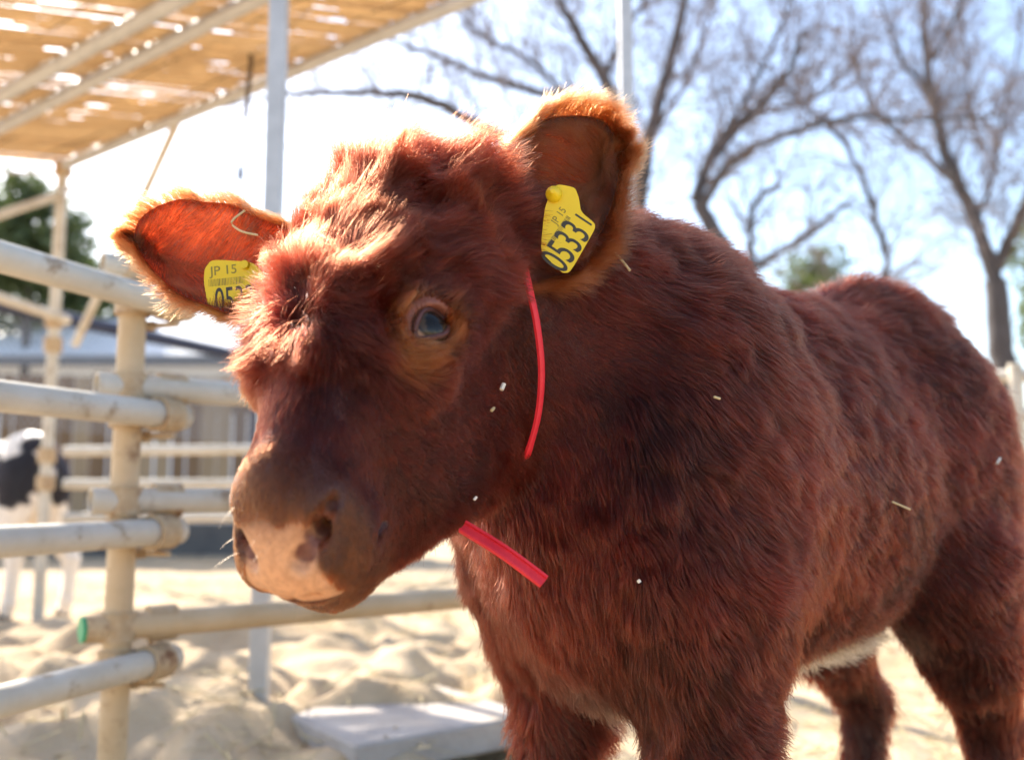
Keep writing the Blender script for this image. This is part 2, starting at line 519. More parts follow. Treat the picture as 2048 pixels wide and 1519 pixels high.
bare_tree('bare_tree', 'thick forked bare tree with ivy-dark trunk at the edge beyond the rump', 11.0, [
    [(1990, 560, 0, .15), (1950, 440, 0, .13), (1905, 340, 0, .12), (1875, 250, .1, .10), (1855, 130, .1, .085), (1845, 0, .1, .06), (1840, -120, .1, .04)],
    [(1992, 540, 0, .13), (2040, 430, -.2, .11), (2085, 300, -.3, .09), (2110, 100, -.3, .05)],
    [(1915, 370, 0, .075), (1850, 310, .2, .06), (1780, 255, .3, .05), (1740, 205, .4, .045), (1712, 110, .4, .03), (1700, 20, .4, .02)],
    [(1875, 250, .1, .06), (1860, 200, .3, .05), (1800, 110, .4, .04), (1760, 0, .5, .03)],
    [(1950, 440, 0, .06), (1985, 360, .4, .05), (2000, 260, .5, .045), (2030, 130, .5, .03), (2045, 0, .5, .02)],
    [(1855, 130, .1, .05), (1900, 60, -.2, .04), (1940, -40, -.2, .03)],
    [(1960, 300, .4, .04), (1940, 200, .4, .035), (1930, 80, .4, .025), (1915, -20, .4, .02)],
], [(2020, 1000, 0, .21), (2010, 780, 0, .2), (2000, 660, 0, .19), (1990, 560, 0, .17)], 8, 6.5, 0.75)


def leafy(name, label, c, rad, n, seed, leaf=0.09, trunk_r=0.1, cat='tree', group=None):
    rng = np.random.default_rng(seed)
    c = np.array(c); root = empty(name, (c[0], c[1], 0), label, cat, group)
    MB().tube([(c[0], c[1], -0.1), (c[0] + 0.05, c[1], c[2] * 0.5), (c[0], c[1], c[2] + rad[2] * 0.4)], [trunk_r, trunk_r * 0.8, trunk_r * 0.3], 8).build('trunk', M_bark, root, True)
    nc = max(8, n // 45)
    u = unit(rng.normal(0, 1, (nc, 3))); rr = rng.random(nc) ** 0.4
    cl = c + u * rr[:, None] * np.array(rad)
    k = rng.integers(0, nc, n)
    P = cl[k] + rng.normal(0, 1, (n, 3)) * np.array(rad) * 0.13
    A = unit(rng.normal(0, 1, (n, 3))); B = unit(np.cross(A, rng.normal(0, 1, (n, 3))))
    s = leaf * rng.uniform(0.6, 1.4, n)[:, None]
    V = np.stack([P - A * s, P + B * s * 0.42, P + A * s, P - B * s * 0.42], 1).reshape(-1, 3)
    Q = np.arange(n * 4).reshape(-1, 4)
    o = fast_mesh('crown', V, Q, [M_leaf], root, smooth=False)
    o['kind'] = 'stuff'
    return root


c = at(60, 470, 17); leafy('evergreen_tree', 'dark evergreen tree showing between the shelter post and its roof', c, (1.0, 1.0, 1.1), 5200, 1, 0.10, group='evergreens behind the sheds')
c = at(175, 590, 19); leafy('evergreen_tree', 'low round evergreen behind the top rail of the pen', c, (0.9, 0.9, 0.85), 3600, 2, 0.10, group='evergreens behind the sheds')
c = at(-60, 600, 18); leafy('evergreen_tree', 'broad dark evergreen at the picture edge above the mesh fence', c, (1.6, 1.0, 1.1), 4200, 4, 0.11, group='evergreens behind the sheds')
c = at(1650, 545, 24); leafy('bush', 'pale green bush seen low over the hollow of the back of the brown calf', c, (1.2, 1.0, 0.75), 1600, 5, 0.10, cat='bush')
c = at(2070, 560, 15); leafy('bush', 'ivy clad bush behind the forked trunk', c, (0.35, 0.5, 1.5), 900, 6, 0.08, cat='bush')

# a far-off wood along the horizon
nw = 16000
wx = RNG.uniform(-60, 70, nw); wy = RNG.uniform(44, 56, nw)
wtop = 2.2 + 1.6 * vnoise(np.stack([wx, wx * 0, wx * 0], 1), .25, 9) + .8 * vnoise(np.stack([wx, wx * 0, wx * 0], 1), .9, 10)
wz = RNG.random(nw) * np.maximum(wtop, .6)
PW = np.stack([wx, wy, wz], 1)
AW = unit(RNG.normal(0, 1, (nw, 3))) * RNG.uniform(.15, .4, nw)[:, None]; BW = unit(np.cross(AW, RNG.normal(0, 1, (nw, 3)))) * .14
tag(fast_mesh('far_wood', np.stack([PW - AW, PW + BW, PW + AW, PW - BW], 1).reshape(-1, 3), np.arange(nw * 4).reshape(-1, 4), [M_leaf], smooth=False), kind='stuff')

# ------------------------------------------------------------------ reed shelter
Cn = at(127, 322, 4.57)
RZ = Cn[2]
bdir = unit(np.array([0.8, -0.62, 0.0]))
rdir = unit(np.array([-0.97, -0.22, 0.0]))
shl = empty('reed_shelter', (Cn[0], Cn[1], 0), 'open shelter with a tan reed screen roof on grey pipe posts', 'shelter')
MB().tube([(Cn[0], Cn[1] + .0, -0.3), (Cn[0], Cn[1], RZ - 0.0)], 0.027, 12).build('post', M_pipe, shl, True)
q = at(556, 100, 2.45)
sq0 = np.array([q[0], 2.45, 0.0])
MB().box(sq0 + up3 * 1.45, np.eye(3), (0.0225, 0.0225, 1.75), 0.003).build('post', M_galv, shl)
q = at(1252, 100, 3.5)
MB().box((q[0], 3.5, 1.6), np.eye(3), (0.025, 0.025, 1.9), 0.003).build('post', M_galv, shl)
for (p0, p1, rr, ext) in ((at(130, 326, 4.55), None, 0.025, 3.0), (np.array([-2.16, 3.97, RZ - 0.02]), None, 0.028, 3.0), (np.array([-1.96, 3.62, RZ - 0.02]), None, 0.03, 3.0)):
    a0 = np.array([p0[0], p0[1], RZ - 0.03])
    MB().tube([a0 - bdir * (0.05 if rr == 0.025 else 1.2), a0 + bdir * 2.9], rr, 12).build('beam', M_galv, shl, True)
MB().tube([at(368, 215, 3.97), at(150, 690, 4.55)], 0.02, 8).build('brace', M_pipe, shl, True)
MB().tube([at(-120, 470, 3.9), at(112, 392, 4.55)], 0.022, 8).build('brace', M_pipe, shl, True)
MB().tube([at(-150, 545, 3.8), at(135, 640, 4.53)], 0.024, 8).build('tie_rail', M_pipe, shl, True)
MB().tube([at(-150, 345, 4.6), at(147, 345, 4.6)], 0.008, 6).build('tie_rod', M_galv, shl, True)
MB().tube([at(120, 385, 4.56), at(150, 375, 4.4)], 0.012, 6).build('clamp_bolt', M_galv, shl, True)
for py in (338, 640, 690, 910, 965):
    p = at(128, py, 4.57)
    MB().tube([(Cn[0], Cn[1], p[2] - 0.035), (Cn[0], Cn[1], p[2] + 0.035)], 0.042, 12).build('clamp', M_rust, shl, True)
reed = MB()
rngr = np.random.default_rng(12)
tt = 0.0
WID, LEN = 2.7, 1.36
s = -0.05
while s < WID:
    r = rngr.uniform(0.0036, 0.0052)
    segs_ = []
    t0 = rngr.uniform(-0.06, 0.02)
    while t0 < LEN:
        ln_ = rngr.exponential(0.45) + 0.12
        t1 = min(LEN, t0 + ln_)
        segs_.append((t0, t1))
        t0 = t1 + (rngr.uniform(0.02, 0.12) if rngr.random() < 0.7 else 0.004)
    zz = rngr.normal(0, 0.003)
    for (u0, u1) in segs_:
        ts = np.linspace(u0, u1, 4)
        pts = [Cn + bdir * (s + rngr.normal(0, 0.0015)) + rdir * t + up3 * (0.006 + zz + 0.01 * math.sin(t * 3 + s * 5)) for t in ts]
        reed.tube(pts, r, 5, True)
    s += r * 2 + abs(rngr.normal(0.0, 0.0012)) + (rngr.random() < 0.05) * 0.003
reed.build('reed_screen', M_reed, shl, kind='stuff')
for t in np.arange(0.12, LEN, 0.27):
    pts = [Cn + bdir * s + rdir * (t + 0.01 * math.sin(9 * s)) + up3 * (-0.001) for s in np.linspace(0, WID - .05, 24)]
    MB().tube(pts, 0.0022, 4).build('twine', M_thread, shl)
# cord hanging from the roof
hc = [at(505, -60, 3.4), at(502, 120, 3.41), at(492, 240, 3.4)]
tag(MB().tube(hc, 0.009, 6).build('hanging_cord', M_thread), 'dark cord hanging straight down from the reed roof beside the square post', 'cord')

# ------------------------------------------------------------------ pen fences
def coupler(parent, c, axis_a, axis_b, ra=0.03, rb=0.03, off=None):
    """a scaffold coupler: two rings, a block between and a bolt with nut"""
    c = np.asarray(c, float); off = np.zeros(3) if off is None else np.asarray(off, float)
    m = MB()
    m.pipe(c - unit(axis_a) * 0.026, c + unit(axis_a) * 0.026, ra + 0.009, 0.007, 14)
    m.pipe(c + off - unit(axis_b) * 0.026, c + off + unit(axis_b) * 0.026, rb + 0.009, 0.007, 14)
    o = m.build('clamp', M_rust, parent, True)
    d = unit(np.cross(axis_a, axis_b))
    e = unit(axis_b)
    b = MB()
    bc = c + off + np.array([0, 0, -1]) * (rb + 0.016) * (0 if abs(e[2]) > .9 else 1) + d * 0.012
    b.tube([bc - d * 0.035, bc + d * 0.05], 0.0055, 8)
    b.tube([bc + d * 0.022, bc + d * 0.034], 0.011, 6)
    b.build('bolt', M_rust, o)
    return o


pen = empty('pipe_fence', (-0.73, 1.78, 0), 'cream scaffold-pipe fence corner standing nearest, with clamped rails', 'fence')
PX, PY = at(262, 700, 1.78)[0], 1.78
R = 0.0243
MB().pipe((PX, PY, -0.3), (PX, PY, 1.10), R + 0.001, 0.003, 18).build('post', M_cream, pen, True)
ldir = unit(np.array([0.125, 0.376, 0.0]))
lc = np.array([PX, PY, 0]) + np.array([0.047, -0.022, 0])       # rails pass the post on its near side
for z in (1.005, 0.792, 0.572, 0.335):
    e1 = lc + ldir * 0.10 + up3 * z
    e0 = lc - ldir * 1.35 + up3 * z
    MB().pipe(e0, e1, R + 0.0005, 0.003, 18).build('rail', M_pipe, pen, True)
    coupler(pen, (PX, PY, z - 0.0), (0, 0, 1), ldir, R, R, lc + up3 * z - np.array([PX, PY, z]) + ldir * 0.045)
rdir2 = unit(np.array([0.637, 0.48, 0]))
for k, z in enumerate((1.068, 0.842, 0.630, 0.402)):
    rc = np.array([PX, PY, z]) + np.array([0.035, 0.036, 0])
    e0, e1 = rc - rdir2 * 0.075 + np.array([-0.02, -0.03, 0]), rc + rdir2 * 1.35
    MB().pipe(e0, e1, R, 0.003, 18).build('rail', M_pipe if k < 3 else M_cream, pen, True)
    coupler(pen, (PX, PY, z), (0, 0, 1), rdir2, R, R, rc - np.array([PX, PY, z]) + rdir2 * 0.03)
    if k == 3:
        MB().tube([e0 - rdir2 * 0.006, e0 + rdir2 * 0.004], 0.0235, 16).build('end_cap', M_green, pen, True)

# the fence further back, on the shelter posts
ff = empty('pipe_fence', (Cn[0], Cn[1], 0), 'three-rail grey pipe fence running back from the thin shelter post', 'fence')
for (y0, y1) in ((902, 893), (968, 965), (1035, 1030)):
    MB().pipe(at(126, y0, 4.52), at(980, y1, 5.1), 0.024, 0.003, 12).build('rail', M_pipe, ff, True)
q = at(690, 900, 4.9)
MB().tube([(q[0], q[1], -0.2), (q[0], q[1], 0.98)], 0.024, 12).build('post', M_pipe, ff, True)

# fence beyond the rump
rf = empty('pipe_fence', (at(2046, 750, 3.3)[0], 3.3, 0), 'white pipe fence whose post shows just past the rump of the brown calf', 'fence')
for py in (752, 830, 985):
    MB().pipe(at(1500, py + 10, 4.0), at(2300, py - 6, 3.15), 0.024, 0.003, 12).build('rail', M_pipe, rf, True)
p = at(2046, 750, 3.33)
MB().pipe((p[0], p[1] + .05, -0.2), (p[0], p[1] + .05, 1.10), 0.024, 0.003, 12).build('post', M_pipe, rf, True)
p = at(1560, 750, 3.9)
MB().pipe((p[0], p[1] + .05, -0.2), (p[0], p[1] + .05, 1.10), 0.024, 0.003, 12).build('post', M_pipe, rf, True)

# paving slab
sl = [np.array(v) for v in ((-0.59, 2.40), (-0.315, 2.11), (0.06, 2.39), (-0.215, 2.68))]
sc_c = sum(sl) / 4
ax1 = unit(np.append(sl[2] - sl[1], 0)); ax2 = unit(np.cross(up3, ax1))
slab = MB().box((sc_c[0], sc_c[1], 0.080), np.array([ax1, ax2, up3]), (0.24, 0.215, 0.035), 0.006).build('paving_slab', M_concrete)
tag(slab, 'square grey concrete slab lying on the sand beneath the chin of the calf', 'slab')

# a lamp far off above the right ear
p = at(481, 345, 22)
lp = empty('street_lamp', (p[0], p[1], 0), 'tiny dark street lamp far off between the ear and the square post', 'lamp')
MB().tube([(p[0], p[1], -.2), (p[0], p[1], p[2] - 0.25)], 0.015, 6).build('pole', M_galv, lp)
MB().tube([p - up3 * .3, p - up3 * .1, p + up3 * .12, p + up3 * .25], [0.03, 0.11, 0.09, 0.02], 8).build('lantern', M_navy, lp, True)

# ------------------------------------------------------------------ calves: one smooth body surface each
def seg(a, b, ra, rb, k): return ('c', np.asarray(a, float), np.asarray(b, float), ra, rb, k, 1)
def ell(c, ax, r, k): return ('e', np.asarray(c, float), np.asarray(ax, float), np.asarray(r, float), None, k, 1)
def cut(p): return p[:6] + (-1,)


def body_surface(prims, xs, ys, zs):
    """smooth union of tapered limbs and ellipsoids, meshed by surface nets on a rectilinear grid"""
    d = np.full((len(xs), len(ys), len(zs)), 0.5, np.float32)
    for pr in prims:
        t, k, sg = pr[0], pr[5], pr[6]
        if t == 'c':
            _, a, b, ra, rb = pr[:5]
            m = max(ra, rb) + k + 0.03
            lo, hi = np.minimum(a, b) - m, np.maximum(a, b) + m
        else:
            _, c, ax, r = pr[:4]
            ext = np.sqrt(((ax * r[:, None]) ** 2).sum(0)) + k + 0.03
            lo, hi = c - ext, c + ext
        sl = []
        for A, l, h in ((xs, lo[0], hi[0]), (ys, lo[1], hi[1]), (zs, lo[2], hi[2])):
            sl.append(slice(max(0, np.searchsorted(A, l) - 1), min(len(A), np.searchsorted(A, h) + 1)))
        X, Y, Z = xs[sl[0], None, None], ys[None, sl[1], None], zs[None, None, sl[2]]
        if t == 'c':
            ab = b - a; L2 = (ab ** 2).sum()
            tt = np.clip(((X - a[0]) * ab[0] + (Y - a[1]) * ab[1] + (Z - a[2]) * ab[2]) / L2, 0, 1)
            v = np.sqrt((X - a[0] - tt * ab[0]) ** 2 + (Y - a[1] - tt * ab[1]) ** 2 + (Z - a[2] - tt * ab[2]) ** 2) - (ra + (rb - ra) * tt)
        else:
            q = [(X - c[0]) * ax[i, 0] + (Y - c[1]) * ax[i, 1] + (Z - c[2]) * ax[i, 2] for i in range(3)]
            k0 = np.sqrt(sum((q[i] / r[i]) ** 2 for i in range(3)))
            k1 = np.sqrt(sum((q[i] / r[i] ** 2) ** 2 for i in range(3))) + 1e-9
            v = k0 * (k0 - 1) / k1
        D = d[sl[0], sl[1], sl[2]]
        if sg > 0:
            h = np.maximum(k - np.abs(D - v), 0) / k
            D[...] = np.minimum(D, v) - h * h * k / 4
        else:
            h = np.maximum(k - np.abs(D + v), 0) / k
            D[...] = np.maximum(D, -v) + h * h * k / 4
    S = d < 0
    n = S[:-1, :-1, :-1].astype(np.int8)
    off = [(a, b, c) for a in (0, 1) for b in (0, 1) for c in (0, 1)]
    cnt = sum(S[a:S.shape[0] - 1 + a, b:S.shape[1] - 1 + b, c:S.shape[2] - 1 + c].astype(np.int8) for a, b, c in off)
    act = (cnt > 0) & (cnt < 8)
    I = np.argwhere(act)
    acc = np.zeros((len(I), 3)); num = np.zeros(len(I))
    for ca in off:
        for axn in range(3):
            if ca[axn] == 1: continue
            cb = list(ca); cb[axn] = 1
            ia, ib = I + np.array(ca), I + np.array(cb)
            da, db = d[ia[:, 0], ia[:, 1], ia[:, 2]], d[ib[:, 0], ib[:, 1], ib[:, 2]]
            m = (da < 0) != (db < 0)
            t = np.where(m, da / np.where(m, da - db, 1), 0)
            Pa = np.stack([xs[ia[:, 0]], ys[ia[:, 1]], zs[ia[:, 2]]], 1)
            Pb = np.stack([xs[ib[:, 0]], ys[ib[:, 1]], zs[ib[:, 2]]], 1)
            acc += np.where(m[:, None], Pa + (Pb - Pa) * t[:, None], 0); num += m
    V = acc / num[:, None]
    ID = np.full(act.shape, -1, np.int32); ID[I[:, 0], I[:, 1], I[:, 2]] = np.arange(len(I))
    Q = []
    for axn in range(3):
        o1, o2 = [(1, 2), (2, 0), (0, 1)][axn]
        sA = [slice(1, -1)] * 3; sB = [slice(1, -1)] * 3
        sA[axn] = slice(0, -1); sB[axn] = slice(1, None)
        A, B = S[tuple(sA)], S[tuple(sB)]
        E = np.argwhere(A != B)
        E0 = E.copy()
        base = E + 1; base[:, axn] -= 1
        e1, e2 = np.eye(3, dtype=int)[o1], np.eye(3, dtype=int)[o2]
        c = [base - e1 - e2, base - e2, base, base - e1]
        q = np.stack([ID[x[:, 0], x[:, 1], x[:, 2]] for x in c], 1)
        fl = A[E0[:, 0], E0[:, 1], E0[:, 2]]
        Q.append(np.where(fl[:, None], q, q[:, ::-1]))
    return V, np.concatenate(Q)


def calf_trunk(W0, fw, gait=(0, 0, 0, 0)):
    """barrel, rump, shoulders and four legs in the frame: withers over W0, heading fw"""
    A = unit(np.array([fw[0], fw[1], 0.0])); B = np.cross(up3, A)
    ax = np.array([A, B, up3])
    P = lambda a, b, z: np.array([W0[0], W0[1], 0]) + A * (a * (.905 if a < 0 else 1)) + B * b + up3 * z
    pr = [ell(P(-.22, 0, .65), ax, (.375, .180, .208), .05), ell(P(.03, 0, .68), ax, (.19, .150, .220), .08),
          ell(P(.09, .01, .60), ax, (.09, .095, .15), .08),
          seg(P(.02, 0, .835), P(-.26, 0, .785), .075, .080, .09), seg(P(-.26, 0, .785), P(-.50, 0, .83), .080, .08, .09),
          ell(P(-.56, 0, .74), ax, (.175, .155, .19), .08), seg(P(-.53, 0, .875), P(-.60, 0, .865), .055, .06, .06),
          seg(P(-.69, 0, .84), P(-.75, .01, .72), .028, .022, .04), seg(P(-.75, .01, .72), P(-.75, .03, .45), .02, .016, .02), seg(P(-.75, .03, .45), P(-.745, .035, .36), .018, .026, .03)]
    for i, s in enumerate((1, -1)):
        g = gait[i]
        pr += [ell(P(.04, s * .12, .66), ax, (.12, .06, .19), .07),
               seg(P(.06, s * .115, .56), P(.04, s * .105, .40), .078, .054, .05), seg(P(.04, s * .105, .40), P(.05 + g * .4, s * .10, .27), .050, .039, .03),
               seg(P(.05 + g * .4, s * .10, .27), P(.045 + g, s * .10, .10), .037, .027, .02), seg(P(.045 + g, s * .10, .10), P(.065 + g, s * .10, .05), .031, .030, .02)]
        g = gait[2 + i]
        pr += [ell(P(-.59, s * .10, .62), ax, (.13, .075, .20), .07), seg(P(-.53, s * .115, .54), P(-.60, s * .115, .42), .085, .058, .05),
               seg(P(-.60, s * .115, .42), P(-.70 + g, s * .11, .31), .052, .036, .03), seg(P(-.70 + g, s * .11, .31), P(-.675 + g, s * .11, .10), .036, .028, .02),
               seg(P(-.675 + g, s * .11, .10), P(-.655 + g, s * .11, .05), .031, .030, .02)]
    hooves = [P(.075 + gait[0], .10, 0), P(.075 + gait[1], -.10, 0), P(-.645 + gait[2], .11, 0), P(-.645 + gait[3], -.11, 0)]
    return pr, P, ax, hooves


def hoof(parent, c, A, B):
    o = MB()
    for s in (1, -1):
        q = c + B * s * 0.017
        V = []
        for (zz, f, h, wd) in ((0.0, 0.040, -0.030, 0.0155), (0.03, 0.030, -0.027, 0.0145), (0.058, 0.016, -0.024, 0.0125)):
            for t in np.linspace(0, 2 * math.pi, 10, endpoint=False):
                cx = math.cos(t)
                V.append(q + A * (cx * f if cx > 0 else -cx * h) + B * math.sin(t) * wd + up3 * zz)
        F = [tuple(range(9, -1, -1)), tuple(range(20, 30))] + [(r * 10 + j, r * 10 + (j + 1) % 10, r * 10 + 10 + (j + 1) % 10, r * 10 + 10 + j) for r in (0, 1) for j in range(10)]
        o.add(V, F)
    return o.build('hoof', M_hoof, parent, True)


# ---- the brown calf
HO = np.array([-0.1000, 0.860, 0.920])
HR = np.array([[-0.2888, -0.5667, -0.7716], [0.8835, -0.4683, 0.0133], [-0.3689, -0.6779, 0.6359]])   # rows: nose axis, left, forehead normal
HR[0] = unit(HR[0]); HR[1] = unit(HR[1] - HR[0] * (HR[1] @ HR[0])); HR[2] = np.cross(HR[0], HR[1]); HR[2] *= np.sign(HR[2] @ np.array([-.4, -.68, .6]))
H = lambda n, l, f: HO + np.array([n, l, f]) @ HR
W0 = np.array([0.16, 1.09]); FW = np.array([-0.75, -0.66])
trunk, BP, BAX, hooves = calf_trunk(W0, FW, (0.0, 0.03, 0.03, -0.02))


PT = math.radians(38)                                            # slope of the nose pad


def eye_frame(R, s):
    """outward axis of the eye, its long axis (down to the tear duct) and its short axis"""
    ea = unit(R[1] * s * .80 + R[2] * .58 - R[0] * .04)
    al = R[0] * .85 + R[2] * .30 + R[1] * s * -.1
    al = unit(al - ea * (al @ ea)); be = np.cross(ea, al); be = be * np.sign(be @ R[2] + 1e-9)
    return ea, al, be


EYE_C = (.168, .0735, -.031)


def head_prims(H, R):
    pn, pv = math.cos(PT) * R[0] + math.sin(PT) * R[2], -math.sin(PT) * R[0] + math.cos(PT) * R[2]
    PR = np.array([pn, R[1], pv])
    G = lambda a, l, v: H(*PADC) + a * pn + l * R[1] + v * pv         # the pad's own frame
    p = [ell(H(.085, 0, -.055), R, (.105, .084, .064), .05), ell(H(.15, 0, -.045), R, (.09, .078, .05), .05),
         ell(H(.028, -.010, -.064), R, (.058, .076, .06), .05)]
    for s in (1, -1):
        p += [ell(H(.162, s * .070, -.036), R, (.036, .024, .030), .035),
              ell(H(.155, s * .048, -.125), R, (.090, .036, .080), .05)]
    p += [seg(H(.16, 0, -.050), H(.300, .004, -.044), .052, .033, .05),
          seg(H(.19, 0, -.100), H(.304, .005, -.080), .048, .034, .05),
          seg(H(.13, 0, -.195), H(.316, 0.006, -.128), .054, .031, .06),
          ell(H(.322, 0.004, -.126), R, (.034, .034, .023), .02),
          ell(G(-.020, 0, -.004), PR, (.028, .0365, .047), .03), ell(G(-.012, 0, -.022), PR, (.021, .037, .028), .02)]
    for s in (1, -1):
        p += [ell(G(-.015, s * .031, .012), PR, (.022, .017, .026), .014), ell(H(.326, s * .030, -.092), R, (.034, .022, .024), .025)]
    # mouth line, nostrils, eye sockets
    p += [cut(seg(G(.012, 0, -.0565), G(-.05, 0, -.048), .003, .003, .006))]
    for s in (1, -1):
        p += [cut(seg(G(.006, s * .016, -.056), H(.290, s * .052, -.108), .003, .003, .006)),
              cut(seg(G(.008, s * .023, -.021), G(.007, s * .035, -.007), .0066, .0072, .007)),
              cut(seg(G(.007, s * .035, -.007), G(.001, s * .043, .008), .0072, .0055, .006)),
              cut(seg(G(.001, s * .043, .008), G(-.010, s * .043, .019), .0055, .0035, .006)),
              cut(seg(G(.004, s * .036, -.003), G(-.026, s * .030, .004), .0085, .007, .005)),
              cut(ell(H(EYE_C[0], s * EYE_C[1], EYE_C[2]) + eye_frame(R, s)[0] * .016, np.array(eye_frame(R, s)[1:] + eye_frame(R, s)[:1]), (.0190, .0145, .015), .006))]
    return p


PADC = (.342, .012, -.054)
PN = math.cos(PT) * HR[0] + math.sin(PT) * HR[2]; PV = -math.sin(PT) * HR[0] + math.cos(PT) * HR[2]
neck = [seg(H(.03, 0, -.09), BP(.035, .025, .76), .085, .112, .07), seg(H(.02, 0, -.06), BP(.0, 0, .83), .062, .085, .07),
        seg(H(.045, .03, -.175), BP(.045, .025, .68), .050, .085, .07)]
prims = trunk + neck + head_prims(H, HR)
gax = lambda lo, a, b, hi, fine, coarse: np.concatenate([np.arange(lo, a - 1e-9, coarse), np.arange(a, b - 1e-9, fine), np.arange(b, hi, coarse)])
bV, bQ = body_surface(prims, gax(-.36, -.30, .06, 1.02, .0032, .0085), gax(.55, .56, .96, 2.0, .0032, .0085), gax(-.01, .49, 1.0, 1.08, .0034, .0095))
calf = empty('calf', (0.35, 1.25, 0), 'shaggy red-brown calf with two yellow ear tags, looking down at the camera', 'calf')


def local(P):
    return (P - HO) @ HR.T


def is_head(q):
    return sstep(-.03, .05, q[:, 0]) * sstep(-.24, -.17, q[:, 2])


def pad_uv(q):
    """depth, side and height in the frame of the nose pad"""
    d = q - np.array(PADC)
    return math.cos(PT) * d[:, 0] + math.sin(PT) * d[:, 2], d[:, 1], -math.sin(PT) * d[:, 0] + math.cos(PT) * d[:, 2]


def pad_mask(q):
    """the bare nose pad between the nostrils down to the upper lip"""
    a, l, v = pad_uv(q); l = np.abs(l)
    wdt = .032 + .008 * sstep(-.02, -.045, v) - .012 * sstep(.022, .042, v) - .005 * sstep(-.035, -.05, v)
    return sstep(-.030, -.020, a) * (1 - sstep(wdt - .004, wdt + .004, l)) * sstep(-.0565, -.0535, v) * (1 - sstep(-.004, .024, v + .007 * vnoise(q, 90, 13) + .16 * l))


fc = bV[bQ].mean(1)
qf = local(fc)
midx = np.zeros(len(bQ), int)
M_pad = bpy.data.materials.new('nose_and_skin')
M_pad.use_nodes = True
nt = M_pad.node_tree; pb = nt.nodes['Principled BSDF']
at_n = nt.nodes.new('ShaderNodeAttribute'); at_n.attribute_name = 'skin_colour'
nz = nt.nodes.new('ShaderNodeTexNoise'); nz.inputs['Scale'].default_value = 170; nz.inputs['Detail'].default_value = 4
vo = nt.nodes.new('ShaderNodeTexVoronoi'); vo.inputs['Scale'].default_value = 420; vo.feature = 'DISTANCE_TO_EDGE'
mxc = nt.nodes.new('ShaderNodeMix'); mxc.data_type = 'RGBA'; mxc.blend_type = 'MULTIPLY'; mxc.inputs[0].default_value = 0.35
rmp = nt.nodes.new('ShaderNodeValToRGB'); rmp.color_ramp.elements[0].color = (.45, .38, .35, 1); rmp.color_ramp.elements[0].position = .35; rmp.color_ramp.elements[1].position = .6
tcn = nt.nodes.new('ShaderNodeTexCoord')
for nd in (nz, vo): nt.links.new(tcn.outputs['Object'], nd.inputs['Vector'])
nt.links.new(nz.outputs[0], rmp.inputs[0]); nt.links.new(at_n.outputs['Color'], mxc.inputs[6]); nt.links.new(rmp.outputs[0], mxc.inputs[7])
nt.links.new(mxc.outputs[2], pb.inputs['Base Color'])
bmp = nt.nodes.new('ShaderNodeBump'); bmp.inputs['Strength'].default_value = 0.3; bmp.inputs['Distance'].default_value = 0.002
nt.links.new(vo.outputs[0], bmp.inputs['Height']); nt.links.new(bmp.outputs[0], pb.inputs['Normal'])
pb.inputs['Roughness'].default_value = 0.38
pb.inputs['Specular IOR Level'].default_value = 0.3
pb.inputs['Subsurface Weight'].default_value = 0.12
pb.inputs['Subsurface Radius'].default_value = (0.01, 0.004, 0.002)
body = fast_mesh('body', bV, bQ, [M_pad], calf)
qv = local(bV)
pm = pad_mask(qv)
colr = np.zeros((len(bV), 4), np.float32); colr[:, 3] = 1
base_c = np.array([.055, .014, .008])
pad_c = np.array([.60, .300, .150])
dark_c = np.array([.27, .115, .065])
pa, pl, pvv = pad_uv(qv)
pm_top = sstep(-.012, .016, pvv + 0.010 * vnoise(bV, 60, 3) - .25 * np.abs(pl))
padmix = pad_c[None] * (1 - pm_top[:, None]) + dark_c[None] * pm_top[:, None]
nost = np.zeros(len(bV))
for s in (1, -1):
    for c, rr in (((.003, s * .024, -.016), .0085), ((.002, s * .034, -.006), .0095), ((-.002, s * .041, .007), .007), ((-.014, s * .033, -.002), .010)):
        nost = np.maximum(nost, 1 - sstep(rr * .8, rr * 1.15, np.sqrt((pa - c[0]) ** 2 + (pl - c[1]) ** 2 + (pvv - c[2]) ** 2)))
eye_d = np.min([np.linalg.norm((qv - np.array([.168, s * .086, -.018])) / np.array([1.1, 1., 1.]), axis=1) for s in (1, -1)], 0)
rimm = 1 - sstep(.021, .028, eye_d)
cc = base_c[None] * (1 - pm[:, None]) + padmix * pm[:, None]
cc = cc * (1 - nost[:, None]) + np.array([.17, .062, .042])[None] * nost[:, None]
cc = cc * (1 - rimm[:, None]) + np.array([.20, .07, .045])[None] * rimm[:, None]
colr[:, :3] = cc
body.data.attributes.new('skin_colour', 'FLOAT_COLOR', 'POINT').data.foreach_set('color', colr.ravel())
for hc_ in hooves: hoof(calf, hc_, BAX[0], BAX[1])

